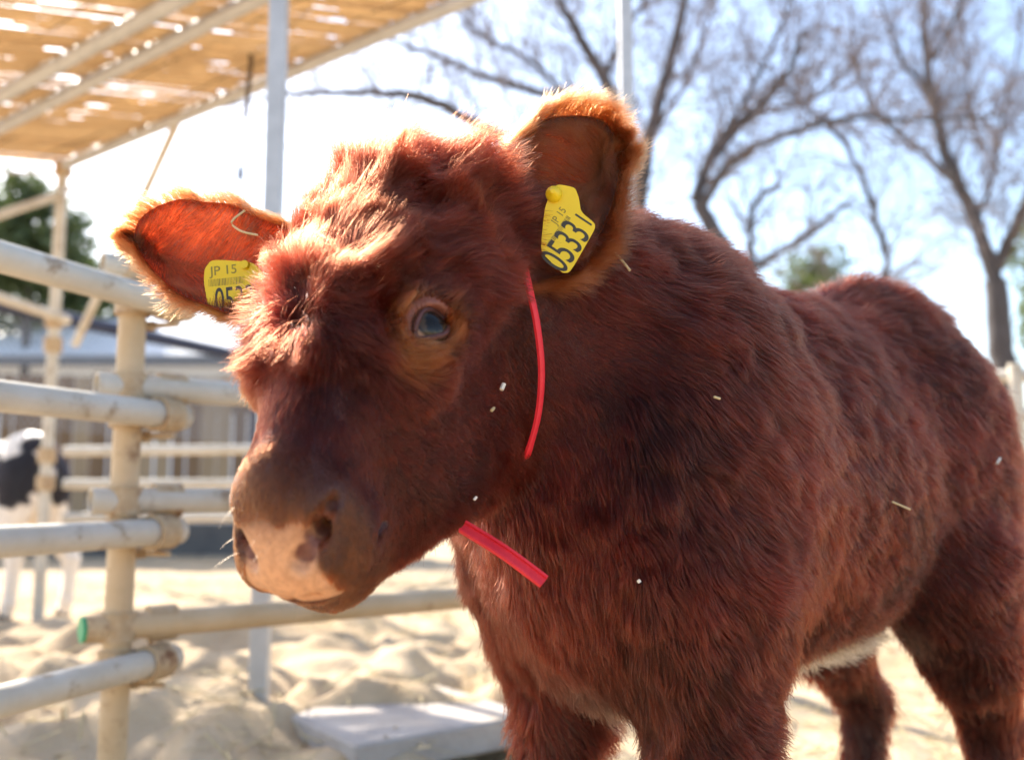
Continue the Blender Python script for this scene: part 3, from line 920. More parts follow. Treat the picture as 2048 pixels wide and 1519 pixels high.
# ---- eyes
def make_eye(s):
    m = bpy.data.materials.new('eyeball')
    m.use_nodes = True
    t = m.node_tree; p = t.nodes['Principled BSDF']
    a = t.nodes.new('ShaderNodeAttribute'); a.attribute_name = 'eye_colour'
    t.links.new(a.outputs['Color'], p.inputs['Base Color'])
    p.inputs['Roughness'].default_value = 0.10; p.inputs['Coat Weight'].default_value = 0.04; p.inputs['Coat Roughness'].default_value = 0.02
    p.inputs['Specular IOR Level'].default_value = 0.22
    ea, al, be = eye_frame(HR, s)
    c = H(EYE_C[0], s * EYE_C[1], EYE_C[2]) + ea * .0035; r = 0.0200
    look = unit(ea - al * .22 + be * .06)
    u_ = unit(HR[0] - look * (HR[0] @ look)); v_ = np.cross(look, u_)
    th = np.linspace(0.02, math.pi - .02, 28); ph = np.linspace(0, 2 * math.pi, 36, endpoint=False)
    V = np.array([c + r * (math.cos(a_) * look + math.sin(a_) * (math.cos(b_) * u_ + math.sin(b_) * v_)) for a_ in th for b_ in ph])
    Q = np.array([(i * 36 + j, i * 36 + (j + 1) % 36, (i + 1) * 36 + (j + 1) % 36, (i + 1) * 36 + j) for i in range(27) for j in range(36)])
    o = fast_mesh('eye', V, Q, [m], calf)
    A_ = np.repeat(th, 36)
    pu = np.array([math.hypot(math.cos(b_) * 0.8, math.sin(b_) * 1.3) for a_ in th for b_ in ph]) * A_
    cl = np.where((pu < .60)[:, None], np.array([.009, .008, .007]), np.where((A_ < .90)[:, None], np.array([.048, .031, .018]), np.where((A_ < .98)[:, None], np.array([.015, .008, .006]), np.array([.24, .14, .10]))))
    o.data.attributes.new('eye_colour', 'FLOAT_COLOR', 'POINT').data.foreach_set('color', np.c_[cl, np.ones(len(cl))].astype(np.float32).ravel())
    # eyelids: a wet almond rim and a soft fold of skin outside it
    rim, fold = [], []
    for t_ in np.linspace(0, 2 * math.pi, 41):
        x_ = math.cos(t_) * .0188; y_ = math.sin(t_) * (.0135 if math.sin(t_) > 0 else .0130) * (1 - .25 * max(0, math.cos(t_)))
        off_ = al * x_ + be * y_
        rim.append(c + off_ * .93 + ea * (math.sqrt(max(r * r - off_ @ off_ * .86, 0)) + .0006))
        fold.append(c + off_ * 1.20 + ea * (.0078 + .0022 * math.sin(t_)))
    MB().tube(rim, 0.0023, 8, False).build('eyelid', M_lid, o, True)
    MB().tube(fold, 0.0036, 10, False).build('eyelid', M_fold, o, True)
    lash = []
    for t_ in np.linspace(.15, math.pi - .15, 46):
        i = t_ / (2 * math.pi) * 40
        p0 = np.array(rim[int(i)]) * (1 - i % 1) + np.array(rim[int(i) + 1]) * (i % 1)
        d_ = unit(ea * .8 + be * .75 + al * .6 * math.cos(t_) + RNG.normal(0, .12, 3))
        L_ = RNG.uniform(.010, .017)
        lash.append([p0, p0 + d_ * L_ * .55, p0 + (d_ * .9 + be * .15) * L_])
    hair_object('eyelashes', np.array(lash), 0.00022, M_lash, o)
    return o


def hair_object(name, pts, root_r, m, parent, colour=None, tip=0.25, shape=1.0):
    """pts: strands x points x 3 in world coordinates; real strands of hair"""
    n, k = pts.shape[:2]
    cv = bpy.data.hair_curves.new(name)
    cv.add_curves([k] * n)
    loc = (pts.reshape(-1, 3) - np.array(world_origin(parent))).astype(np.float32)
    cv.position_data.foreach_set('vector', loc.ravel())
    rr = np.broadcast_to(np.asarray(root_r, float).reshape(-1, 1), (n, 1)) * (1 - (1 - tip) * np.linspace(0, 1, k)[None] ** 1.5)
    cv.attributes.new('radius', 'FLOAT', 'POINT').data.foreach_set('value', rr.astype(np.float32).ravel())
    if colour is not None:
        cv.attributes.new('coat', 'FLOAT_COLOR', 'CURVE').data.foreach_set('color', np.c_[colour, np.ones(n)].astype(np.float32).ravel())
    cv.materials.append(m)
    o = bpy.data.objects.new(name, cv)
    link(o, parent)
    o['kind'] = 'stuff'
    return o


def hair_material(name, fixed=None, rough=0.32, tipgain=1.5):
    m = bpy.data.materials.new(name); m.use_nodes = True
    t = m.node_tree; t.nodes.remove(t.nodes['Principled BSDF'])
    h = t.nodes.new('ShaderNodeBsdfHairPrincipled')
    h.parametrization = 'COLOR'
    h.inputs['IOR'].default_value = 1.33; h.inputs['Roughness'].default_value = rough; h.inputs['Radial Roughness'].default_value = 0.5
    h.inputs['Random Roughness'].default_value = 0.2
    if fixed:
        h.inputs['Color'].default_value = (*fixed, 1)
    else:
        a = t.nodes.new('ShaderNodeAttribute'); a.attribute_name = 'coat'
        hi = t.nodes.new('ShaderNodeHairInfo')
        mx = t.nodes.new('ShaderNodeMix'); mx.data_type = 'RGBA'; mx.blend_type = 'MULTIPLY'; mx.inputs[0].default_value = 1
        r = t.nodes.new('ShaderNodeValToRGB')                      # dark roots painted as shade between strands, against paler sun-bleached tips
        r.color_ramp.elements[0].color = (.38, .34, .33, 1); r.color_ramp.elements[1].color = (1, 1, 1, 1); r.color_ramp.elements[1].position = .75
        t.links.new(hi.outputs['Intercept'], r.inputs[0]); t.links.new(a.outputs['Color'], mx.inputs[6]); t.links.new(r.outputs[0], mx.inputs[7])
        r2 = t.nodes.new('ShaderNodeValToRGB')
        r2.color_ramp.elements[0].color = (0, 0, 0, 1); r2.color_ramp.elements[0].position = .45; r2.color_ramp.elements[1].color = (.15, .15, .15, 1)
        tp = t.nodes.new('ShaderNodeMix'); tp.data_type = 'RGBA'; tp.inputs[7].default_value = (.34, .075, .024, 1)  # tips mixed orange: sun-bleached hair plus a painted sunlit glow
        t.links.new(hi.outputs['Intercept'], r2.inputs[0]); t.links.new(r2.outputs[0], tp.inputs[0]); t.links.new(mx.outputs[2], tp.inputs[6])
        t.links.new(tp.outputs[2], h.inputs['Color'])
    t.links.new(h.outputs[0], t.nodes['Material Output'].inputs[0])
    return m


M_lid = mat('eyelid_skin', (.055, .017, .012), (.10, .032, .024), 60, 0.45, 0.2, 200)
M_fold = mat('eyelid_fold', (.060, .017, .009), (.10, .030, .014), 90, 0.6, 0.3, 200)
M_lash = hair_material('lash_hair', (.05, .018, .01))
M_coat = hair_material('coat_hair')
eyes = [make_eye(s) for s in (1, -1)]

# ---- ears: cupped leaves of skin with a thickness, hair on both faces
M_ear_in = mat('inner_ear_skin', (.30, .10, .06), (.36, .13, .08), 40, 0.6, 0.2, 120, translucent=0.75, tcol=(.86, .34, .19), c3=(.20, .06, .04), scale3=18, lo3=.58)


M_ear_dark = mat('brown_ear_skin', (.16, .050, .020), (.24, .085, .03), 30, 0.7, 0.2, 120, translucent=0.5, tcol=(.62, .20, .05))


def spline(pts, n):
    A = np.array(pts, float); m = len(A); out = []
    for s in np.linspace(0, m - 1, n):
        i = min(int(s), m - 2); f = s - i
        p0, p1, p2, p3 = A[max(i - 1, 0)], A[i], A[i + 1], A[min(i + 2, m - 1)]
        out.append(.5 * ((2 * p1) + (-p0 + p2) * f + (2 * p0 - 5 * p1 + 4 * p2 - p3) * f * f + (-p0 + 3 * p1 - 3 * p2 + p3) * f ** 3))
    return np.array(out)


def make_ear(upper, lower, cup, seed, side, skin, size, roots=None):
    nu, nv = 30, 21
    pc_ = np.mean([p[:2] for p in upper + lower], 0)
    upper, lower = [[(pc_[0] + (p[0] - pc_[0]) * size, pc_[1] + (p[1] - pc_[1]) * size, p[2]) for p in e_] for e_ in (upper, lower)]
    if roots: upper, lower = list(roots[0]) + upper, list(roots[1]) + lower     # the part that runs in behind the forehead
    U, W = spline([at(*p) for p in upper], nu), spline([at(*p) for p in lower], nu)
    vv = np.linspace(0, 1, nv)
    fw_ = unit((U[nu // 2] + W[nu // 2]) / 2 - np.array([0, 0, CAM_H]))
    nrm = unit(np.cross(W[nu // 2] - U[nu // 2], (U[-1] - (U[0] + W[0]) / 2)))
    if nrm @ fw_ < 0: nrm = -nrm                                    # points away from the opening
    G = np.zeros((nu, nv, 3))
    for i in range(nu):
        wd = np.linalg.norm(W[i] - U[i])
        prof = np.sin(math.pi * vv) ** 0.8
        G[i] = U[i] + (W[i] - U[i]) * vv[:, None] + nrm * (prof * min(cup, wd * 0.42))[:, None]
    G += (vnoise3(G.reshape(-1, 3), 30, seed) * 0.0025).reshape(nu, nv, 3)
    # two faces and a rim
    du, dv = np.gradient(G, axis=0), np.gradient(G, axis=1)
    N_ = unit(np.cross(du, dv) + nrm * 1e-6)
    if (N_ * nrm).sum() < 0: N_ = -N_
    thick = (0.0012 + 0.0028 * np.sin(math.pi * vv)[None, :] * (1 - np.linspace(0, 1, nu)[:, None] * .5))[..., None]
    F1, F2 = G - N_ * thick * .5, G + N_ * thick * .5               # inner, outer
    V = np.concatenate([F1.reshape(-1, 3), F2.reshape(-1, 3)])
    Q = []
    o2 = nu * nv
    id_ = lambda i, j: i * nv + j
    flip = (np.cross(du, dv) * nrm).sum() > 0
    for i in range(nu - 1):
        for j in range(nv - 1):
            q = (id_(i, j), id_(i + 1, j), id_(i + 1, j + 1), id_(i, j + 1))
            qi = q[::-1] if flip else q
            Q.append(qi); Q.append(tuple(o2 + k for k in qi[::-1]))
    for i in range(nu - 1):
        for j, rev in ((0, False), (nv - 1, True)):
            q = (id_(i, j), id_(i + 1, j), o2 + id_(i + 1, j), o2 + id_(i, j))
            Q.append(q[::-1] if rev != flip else q)
    for j in range(nv - 1):
        q = (id_(nu - 1, j), id_(nu - 1, j + 1), o2 + id_(nu - 1, j + 1), o2 + id_(nu - 1, j))
        Q.append(q if not flip else q[::-1])
    ear = fast_mesh('ear', V, np.array(Q), [skin], calf)
    return ear, G, N_, du, dv


UPL = [(985, 440, .868), (1003, 330, .876), (1060, 252, .886), (1140, 228, .898), (1215, 240, .91), (1246, 300, .918)]
LOL = [(1000, 590, .862), (1080, 565, .862), (1150, 535, .868), (1200, 470, .884), (1236, 395, .905), (1246, 300, .918)]
UPR = [(535, 430, .905), (480, 402, .91), (405, 392, .925), (325, 400, .94), (275, 430, .95), (250, 480, .955)]
LOR = [(530, 620, .885), (480, 640, .885), (425, 628, .895), (365, 600, .91), (300, 545, .935), (250, 480, .955)]
ear_l, GL, NL, duL, dvL = make_ear(UPL, LOL, .035, 3, 1, M_ear_dark, .955)
ear_r, GR, NR, duR, dvR = make_ear(UPR, LOR, .030, 4, -1, M_ear_in, .915, ([(675, 500, .918), (595, 462, .912)], [(675, 575, .915), (595, 605, .898)]))


# ---- the coat
def sample_surface(V, Q, dens, n, rng):
    T = np.concatenate([Q[:, [0, 1, 2]], Q[:, [0, 2, 3]]])
    a, b, c = V[T[:, 0]], V[T[:, 1]], V[T[:, 2]]
    ar = np.linalg.norm(np.cross(b - a, c - a), axis=1) * dens((a + b + c) / 3)
    k = rng.choice(len(T), n, p=ar / ar.sum())
    r1, r2 = np.sqrt(rng.random(n)), rng.random(n)
    w = np.stack([1 - r1, r1 * (1 - r2), r1 * r2], 1)
    return (V[T[k]] * w[..., None]).sum(1), T[k], w


def style(P, N, flow, length, lift, curl, rng, nclump, clumpy, K=6, curl_f=14.0, wob=0.3, wide=.5):
    """strands grown from roots P with normals N; they follow flow, rise by lift and lean together in tufts"""
    n = len(P)
    F = unit(flow - N * (flow * N).sum(1, keepdims=True))
    side = np.cross(N, F)
    turn = vnoise(P, 7, 71) * 0.75 + vnoise(P, 19, 72) * 0.45 + rng.normal(0, 0.10, n)
    F = unit(F * np.cos(turn * curl)[:, None] + side * np.sin(turn * curl)[:, None])
    L = length * rng.uniform(.75, 1.2, n)
    lf = np.clip(lift + rng.normal(0, .07, n), .06, .95)
    d0 = unit(F * (1 - lf)[:, None] + N * lf[:, None])
    d1 = unit(F * (1 - lf * .45)[:, None] + N * (lf * .45)[:, None] + np.array([0, 0, -.12]))
    t = np.linspace(0, 1, K)
    pts = P[:, None] + L[:, None, None] * (d0[:, None] * (t - t * t * .5)[None, :, None] + d1[:, None] * (t * t * .5)[None, :, None])
    Pw = P.repeat(K, 0)
    wv = vnoise3(Pw * 1.0 + (t[None, :, None] * L[:, None, None] * F[:, None]).reshape(-1, 3) * .6, curl_f * 3.2, 5).reshape(n, K, 3)
    amp = (L * wob * curl)[:, None, None] * (t ** 1.3)[None, :, None]
    wv2 = vnoise3((pts.reshape(-1, 3)), curl_f * 9, 6).reshape(n, K, 3)
    pts = pts + wv * amp + wv2 * amp * .35 + (rng.normal(0, .075, (n, 1, 3)) * L[:, None, None]) * (t ** 2)[None, :, None]
    cl = (clumpy if np.ndim(clumpy) else np.full(n, clumpy))
    for lvl, (nc, wgt, rmax) in enumerate(((nclump, 1.0, .016), (max(8, nclump // 7), wide, .035))):
        g = rng.choice(n, nc, replace=False)
        kd = KDTree(nc)
        for i, gi_ in enumerate(g): kd.insert(P[g[i]], i)
        kd.balance()
        jit = rng.normal(0, .0015 * (1 + 2 * lvl), (n, 3))
        nr = np.array([kd.find(q)[1] for q in (P + jit)])
        if lvl == 0: near = nr
        gp = pts[g[nr]]
        loose = (rng.random(n) ** .7 * .9 + .1) * (rng.random(n) > .12) * rng.uniform(.45, 1.0, nc)[nr]
        cw = ((cl if lvl == 0 else 1.0) * wgt * loose)[:, None, None] * (t ** 1.25)[None, :, None]
        close = (np.linalg.norm(gp[:, 0] - P, axis=1) < rmax)[:, None, None]
        pts = np.where(close, pts * (1 - cw) + gp * cw, pts)
    return pts, near


def coat_colour(P, q, near, rng, hd):
    """coat colours of the animal: dark red brown, redder face, sandy round eyes and muzzle, cream belly"""
    n = len(P)
    tone = np.clip(.5 + .42 * vnoise(P, 7, 31) + .30 * vnoise(P, 23, 32) + rng.normal(0, .13, n) + (rng.random(near.max() + 1)[near] - .5) * .6, 0, 1)
    c = np.array([.013, .0017, .0016])[None] * (1 - tone[:, None]) + np.array([.080, .0079, .0040])[None] * tone[:, None]
    eye = np.min([np.linalg.norm((q - np.array([.180, s * .083, -.018])) / np.array([1.25, 1, .95]), axis=1) for s in (1, -1)], 0)
    e = (1 - sstep(.016, .040, eye + .006 * vnoise(q, 45, 62))) * hd
    c = c * (1 - e[:, None]) + np.array([.25, .070, .017])[None] * e[:, None]
    mz = sstep(.285, .345, q[:, 0] + .012 * vnoise(q, 30, 61)) * hd * .75
    c = c * (1 - mz[:, None]) + np.array([.17, .050, .016])[None] * mz[:, None]
    a = (P[:, :2] - W0) @ BAX[:2, :2].T
    be = (1 - sstep(.435, .485, P[:, 2] + .02 * vnoise(P, 15, 6))) * sstep(.07, .0, np.abs(a[:, 1]) - .05) * sstep(-.10, -.18, a[:, 0]) * sstep(-.46, -.38, a[:, 0])
    be = np.maximum(be, .22 * (1 - sstep(.40, .50, P[:, 2])) * (np.abs(a[:, 1]) < .045) * (a[:, 0] > 0.0))
    c = c * (1 - be[:, None]) + np.array([.62, .50, .36])[None] * be[:, None]
    return c, be


rng = np.random.default_rng(42)
NB = 460000 if not globals().get('QUICK') else 60000
cam_p = np.array([0, 0, CAM_H])
vn = np.zeros(len(bV) * 3, np.float32)
body.data.vertices.foreach_get('normal', vn)
vn = vn.reshape(-1, 3)


def dens(C):
    q = local(C)
    hd = is_head(q)
    dd = np.linalg.norm(C - cam_p, axis=1)
    D = (0.75 / dd) ** 2 * (1 + 1.4 * hd)
    a = (C[:, :2] - W0) @ BAX[:2, :2].T
    D *= np.where((a[:, 1] < -.05) & (hd < .5) & (a[:, 0] < .1), .35, 1.0)         # the side turned away needs less
    bare = np.maximum(pad_mask(q) > .5, np.min([np.linalg.norm((q - np.array([.168, s * .086, -.018])) / np.array([1.1, 1., 1.]), axis=1) for s in (1, -1)], 0) < .0195)
    D = np.where(bare, 0, D)
    D = np.where(C[:, 2] < .05, 0, D)
    return D


P, Ti, wt = sample_surface(bV, bQ, dens, NB, rng)
N = unit((vn[Ti] * wt[..., None]).sum(1))
q = local(P)
hd = is_head(q)
# flow: on the face away from the whorl on the forehead, on the body backwards and down
wh = np.array([.185, -.004, 0])
fh = (q - wh); fh[:, 2] *= .8
fh = fh / np.maximum(np.linalg.norm(fh, axis=1, keepdims=True), .01) + np.array([0, 0, -.25])
fh = fh + np.array([-.1, 0, 0]) * sstep(.2, .1, q[:, 0])[:, None]
cheek = sstep(.045, .075, np.abs(q[:, 1])) * sstep(-.03, -.07, q[:, 2])
fh = fh * (1 - cheek[:, None]) + np.array([-.35, 0, -.75])[None] * cheek[:, None]
fhw = fh @ HR
a_ = (P[:, :2] - W0) @ BAX[:2, :2].T
fb = -BAX[0][None] * (0.75 - .3 * sstep(-.5, -.6, a_[:, 0]))[:, None] + np.array([0, 0, -.62])
fb = fb + np.array([0, 0, -1.0]) * sstep(.42, .30, P[:, 2])[:, None] * 1.5
flow = fhw * hd[:, None] + fb * (1 - hd[:, None])
top = sstep(-.075, -.035, q[:, 2]) * (1 - sstep(.19, .235, q[:, 0]))                 # forehead and poll
len_h = .012 + top * .037 + .016 * sstep(.08, 0, q[:, 0]) * sstep(-.1, -.05, q[:, 2]) - .0070 * sstep(.25, .31, q[:, 0]) + .010 * sstep(-.13, -.17, q[:, 2])
crest = sstep(.05, .0, q[:, 0]) * sstep(.075, .045, np.abs(q[:, 1])) * sstep(-.09, -.05, q[:, 2])
len_h = len_h + .016 * crest * (1 + vnoise(P, 40, 77))
len_h = len_h * (1 - .45 * sstep(.05, .085, q[:, 1]) * sstep(.10, .05, q[:, 0]))
len_h = len_h * (1 - .72 * (1 - sstep(.030, .062, np.min([np.linalg.norm(q - np.array([.166, s * .078, -.020]), axis=1) for s in (1, -1)], 0))))
len_b = .037 - .012 * sstep(.40, .28, P[:, 2]) + .008 * vnoise(P, 5, 9) + .012 * sstep(.04, .10, a_[:, 0]) * sstep(.80, .9, P[:, 2]) + .012 * sstep(.87, .93, P[:, 2])
colr_h, belly = coat_colour(P, q, np.zeros(NB, int), rng, hd)
len_b = len_b + .040 * belly
Lh = len_h * hd + len_b * (1 - hd)
lift = (.16 + .42 * top + .18 * crest - .07 * sstep(.22, .28, q[:, 0])) * hd + (.28 + .06 * vnoise(P, 6, 15) + .14 * sstep(.86, .93, P[:, 2])) * (1 - hd)
curl = (.45 + .95 * top) * hd + .62 * (1 - hd)
clump = (.60 + .25 * top) * hd + .52 * (1 - hd)
pts, near = style(P, N, flow, Lh, lift, curl, rng, NB // 36, clump, wide=(.45 * hd + .28 * (1 - hd) + .50 * top * hd))
ccol, _ = coat_colour(P, q, near, rng, hd)
dd = np.linalg.norm(P - cam_p, axis=1)
rad = np.where(hd > .5, .00015, .00021) * np.clip(dd / .8, .8, 1.8) * np.where(rng.random(NB) < .3, 1.9, .85) * rng.uniform(.8, 1.2, NB)
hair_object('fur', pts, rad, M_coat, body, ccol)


def ear_fur(ear, G, N_, du, dv, nh, seed, warm, outer, fringe, flen):
    rng = np.random.default_rng(seed)
    nu, nv = G.shape[:2]
    def pick(n, uu, vv):
        i = np.clip((uu * (nu - 1)).astype(int), 0, nu - 2); j = np.clip((vv * (nv - 1)).astype(int), 0, nv - 2)
        fu, fv = (uu * (nu - 1) - i)[:, None], (vv * (nv - 1) - j)[:, None]
        g = lambda X: (X[i, j] * (1 - fu) + X[i + 1, j] * fu) * (1 - fv) + (X[i, j + 1] * (1 - fu) + X[i + 1, j + 1] * fu) * fv
        return g(G), unit(g(N_)), unit(g(du)), unit(g(dv))
    # outer face
    n1 = int(nh * outer)
    u1, v1 = rng.random(n1) ** .9, rng.random(n1)
    p1, N1, U1, V1 = pick(n1, u1, v1)
    f1 = U1 * .8 + V1 * ((v1 - .5) * 1.3)[:, None]
    # rim fringe
    n2 = int(nh * fringe)
    u2 = rng.random(n2); v2 = np.where(rng.random(n2) < .5, rng.uniform(0, .06, n2), rng.uniform(.94, 1, n2))
    tipm = rng.random(n2) < .15
    u2 = np.where(tipm, rng.uniform(.93, 1, n2), u2); v2 = np.where(tipm, rng.random(n2), v2)
    p2, N2, U2, V2 = pick(n2, u2, v2)
    f2 = U2 * .55 + V2 * (np.sign(v2 - .5) * 1.0)[:, None] + N2 * rng.uniform(-.5, .5, n2)[:, None]
    # sparse hair inside, rooted along the edges and the base, reaching inwards
    n3 = nh - n1 - n2
    u3 = rng.random(n3) ** 1.6; v3 = rng.beta(.6, .6, n3)
    p3, N3, U3, V3 = pick(n3, u3, v3)
    f3 = U3 * .75 - V3 * (np.sign(v3 - .5) * .5)[:, None] + V3 * .25
    out = []
    specs = ((p1, N1, f1, .021, .32, .6), (p2, unit(V2 * np.sign(v2 - .5)[:, None] + N2 * .3), f2, flen, .78, .35), (p3, -N3, f3, .027, .42, .40))
    allp, alln = [], []
    off = 0
    for k, (p, n_, f, L, lf, cl) in enumerate(specs):
        pt, nr = style(p, n_, f, np.full(len(p), L), np.full(len(p), lf), np.full(len(p), .7), rng, max(20, len(p) // 26), cl)
        allp.append(pt); alln.append(nr + off); off += nr.max() + 1
    pt, nr = np.concatenate(allp), np.concatenate(alln)
    c, _ = coat_colour(pt[:, 0], np.full((len(pt), 3), -9.0), nr, rng, np.zeros(len(pt)))
    c = c * .6 + np.array(warm)[None] * .4
    c[n1 + n2:] = c[n1 + n2:] * .5 + np.array([.22, .072, .022])[None] * .5
    rim_glow = np.array([.34, .115, .035])
    c[n1:n1 + n2] = c[n1:n1 + n2] * .6 + rim_glow[None] * .4                 # rim hair tinted paler to imitate sun shining through it
    hair_object('fur', pt, .00019 * rng.uniform(.8, 1.2, len(pt)), M_coat, ear, c)


ear_fur(ear_l, GL, NL, duL, dvL, 38000, 51, (.10, .028, .010), .32, .24, .038)
ear_fur(ear_r, GR, NR, duR, dvR, 19000, 52, (.12, .032, .010), .38, .26, .030)

# whiskers on the muzzle
wk = []
for k in range(30):
    s = rng.choice((1, 1, 1, -1))
    qn = np.array([rng.uniform(.335, .378), s * rng.uniform(.012, .055), rng.uniform(-.09, -.012)])
    d2 = ((local(bV) - qn) ** 2).sum(1); i = d2.argmin()
    b0, n0 = bV[i], vn[i]
    d_ = unit(n0 + HR[0] * .5 + rng.normal(0, .25, 3) + np.array([0, 0, -.25]))
    L_ = rng.uniform(.010, .026)
    wk.append([b0, b0 + d_ * L_ * .5, b0 + d_ * L_ + np.array([0, 0, -.12]) * L_])
hair_object('whiskers', np.array(wk), .00010, hair_material('whisker_hair', (.20, .09, .045)), body)

# ---- ear tags
def trace_plate(name, outline, nrm_pt, depth, thick, m, label, tilt=(0, 0)):
    """flat plate whose outline is read off the photograph at its own distance"""
    cx, cy = np.mean([p[0] for p in outline]), np.mean([p[1] for p in outline])
    W = np.array([at(px, py, depth + (px - cx) * tilt[0] + (py - cy) * tilt[1]) for px, py in outline])
    c = W.mean(0)
    u, s_, vt = np.linalg.svd(W - c)
    n_ = vt[2]
    if n_ @ (cam_p - c) < 0: n_ = -n_
    W = W - ((W - c) @ n_)[:, None] * n_
    k = len(W)
    V = np.concatenate([W + n_ * thick / 2, W - n_ * thick / 2])
    F = [tuple(range(k)), tuple(range(2 * k - 1, k - 1, -1))] + [(i, k + i, k + (i + 1) % k, (i + 1) % k) for i in range(k)]
    return c, n_, V, F


def on_plane(px, py, c, n_, lift):
    d = at(px, py, 1.0) - cam_p
    t = ((c - cam_p) @ n_) / (d @ n_)
    return cam_p + d * t + n_ * lift


def text_part(s, p, right, nrm, size, xs, m, parent):
    """the printed characters, as flat letters lying on the plate"""
    cu = bpy.data.curves.new('print', 'FONT'); cu.body = s; cu.size = size; cu.align_x = 'CENTER'; cu.align_y = 'CENTER'; cu.extrude = 0.00012
    cu.offset = size * 0.006
    o = bpy.data.objects.new('tmp', cu); col.objects.link(o)
    me = bpy.data.meshes.new_from_object(o.evaluated_get(bpy.context.evaluated_depsgraph_get()))
    bpy.data.objects.remove(o)
    r = unit(right - nrm * (right @ nrm)); u_ = np.cross(nrm, r)
    co = np.zeros(len(me.vertices) * 3); me.vertices.foreach_get('co', co); co = co.reshape(-1, 3)
    w_ = p + co[:, :1] * xs * r + co[:, 1:2] * u_ + co[:, 2:] * nrm - np.array(world_origin(parent))
    me.vertices.foreach_set('co', w_.astype(np.float32).ravel()); me.update()
    me.materials.clear(); me.materials.append(m)
    o = bpy.data.objects.new('print', me)
    return link(o, parent)


def rounded(pts, r=0.28, n=4):
    A = np.array(pts, float); k = len(A); out = []
    for i in range(k):
        p, a, b = A[i], A[i - 1], A[(i + 1) % k]
        for t in np.linspace(0, 1, n):
            p0, p2 = p + (a - p) * r, p + (b - p) * r
            out.append((1 - t) ** 2 * p0 + 2 * t * (1 - t) * p + t * t * p2)
    return [tuple(v) for v in out]


oL = rounded([(1111, 368), (1150, 375), (1158, 396), (1162, 424), (1190, 447), (1190, 458), (1140, 545), (1124, 546), (1084, 506), (1082, 490), (1090, 412)])
c, nn, V, F = trace_plate('ear_tag', oL, None, .836, .0016, M_yellow, '', (-.00006, .00002))
tagL = empty('ear_tag', tuple(c), 'yellow plastic ear tag printed 05331, fully in view in the raised ear', 'ear tag', 'yellow ear tags')
MB().add(V, F).build('plate', M_yellow, tagL)
rt = on_plane(1171, 440, c, nn, 0) - on_plane(1115, 520, c, nn, 0)
mid = on_plane(1138, 486, c, nn, .0009)
text_part('0533', on_plane(1133, 494, c, nn, .0009), rt, nn, .040, .56, M_ink, tagL)
text_part('1', on_plane(1169, 441, c, nn, .0009), rt, nn, .026, .6, M_ink, tagL)
ur = unit(rt); uu = np.cross(nn, ur)
bars = MB()
for k in range(26):
    bars.box(on_plane(1118, 462, c, nn, .0009) + ur * (k - 13) * .00125, np.array([ur, uu, nn]), (random.choice((.0002, .0004)), .0022, .0001))
bars.build('barcode', M_ink_worn, tagL, kind='stuff')
text_part('JP 15', on_plane(1118, 432, c, nn, .0009), rt, nn, .0100, .8, M_ink_worn, tagL)
pin = on_plane(1108, 390, c, nn, .001)
MB().tube([pin - nn * .045, pin + nn * .003, pin + nn * .006, pin + nn * .012], [.0045, .0075, .0065, .002], 14).build('pin', M_yellow, tagL, True)

oR = rounded([(424, 519), (506, 524), (528, 547), (546, 602), (551, 624), (436, 635), (418, 620), (408, 562), (410, 537)])
c, nn, V, F = trace_plate('ear_tag', oR, None, .900, .0016, M_yellow, '', (-.00003, 0))
tagR = empty('ear_tag', tuple(c), 'yellow plastic ear tag half hidden behind the forehead hair, in the glowing red ear', 'ear tag', 'yellow ear tags')
MB().add(V, F).build('plate', M_yellow, tagR)
rt = on_plane(500, 597, c, nn, 0) - on_plane(420, 605, c, nn, 0)
text_part('0533', on_plane(470, 600, c, nn, .0009), rt, nn, .034, .58, M_ink, tagR)
text_part('1', on_plane(527, 602, c, nn, .0009), rt, nn, .019, .62, M_ink, tagR)
text_part('JP 15', on_plane(448, 541, c, nn, .0009), rt, nn, .0125, 1.05, M_ink_worn, tagR)
ur = unit(rt); uu = np.cross(nn, ur)
bars = MB()
for k in range(24):
    bars.box(on_plane(455, 563, c, nn, .0009) + ur * (k - 12) * .0015, np.array([ur, uu, nn]), (random.choice((.0002, .0004)), .0035, .0001))
bars.build('barcode', M_ink_worn, tagR, kind='stuff')
pin = on_plane(492, 531, c, nn, .0)
MB().tube([pin - nn * .004, pin + nn * .006], [.005, .004], 14).build('pin', M_yellow, tagR, True)

# ------------------------------------------------------------------ red cord, straw in the coat
from mathutils.bvhtree import BVHTree
bvh = BVHTree.FromPolygons([tuple(v) for v in bV], [tuple(int(i) for i in f) for f in bQ])


def on_coat(px, py, lift):
    """the spot on the animal seen at that pixel, lifted off the skin into the coat"""
    d = unit(at(px, py, 1.0) - cam_p)
    h = bvh.ray_cast(Vector(cam_p), Vector(d))
    if h[0] is None: return at(px, py, .85)
    return np.array(h[0]) - d * lift


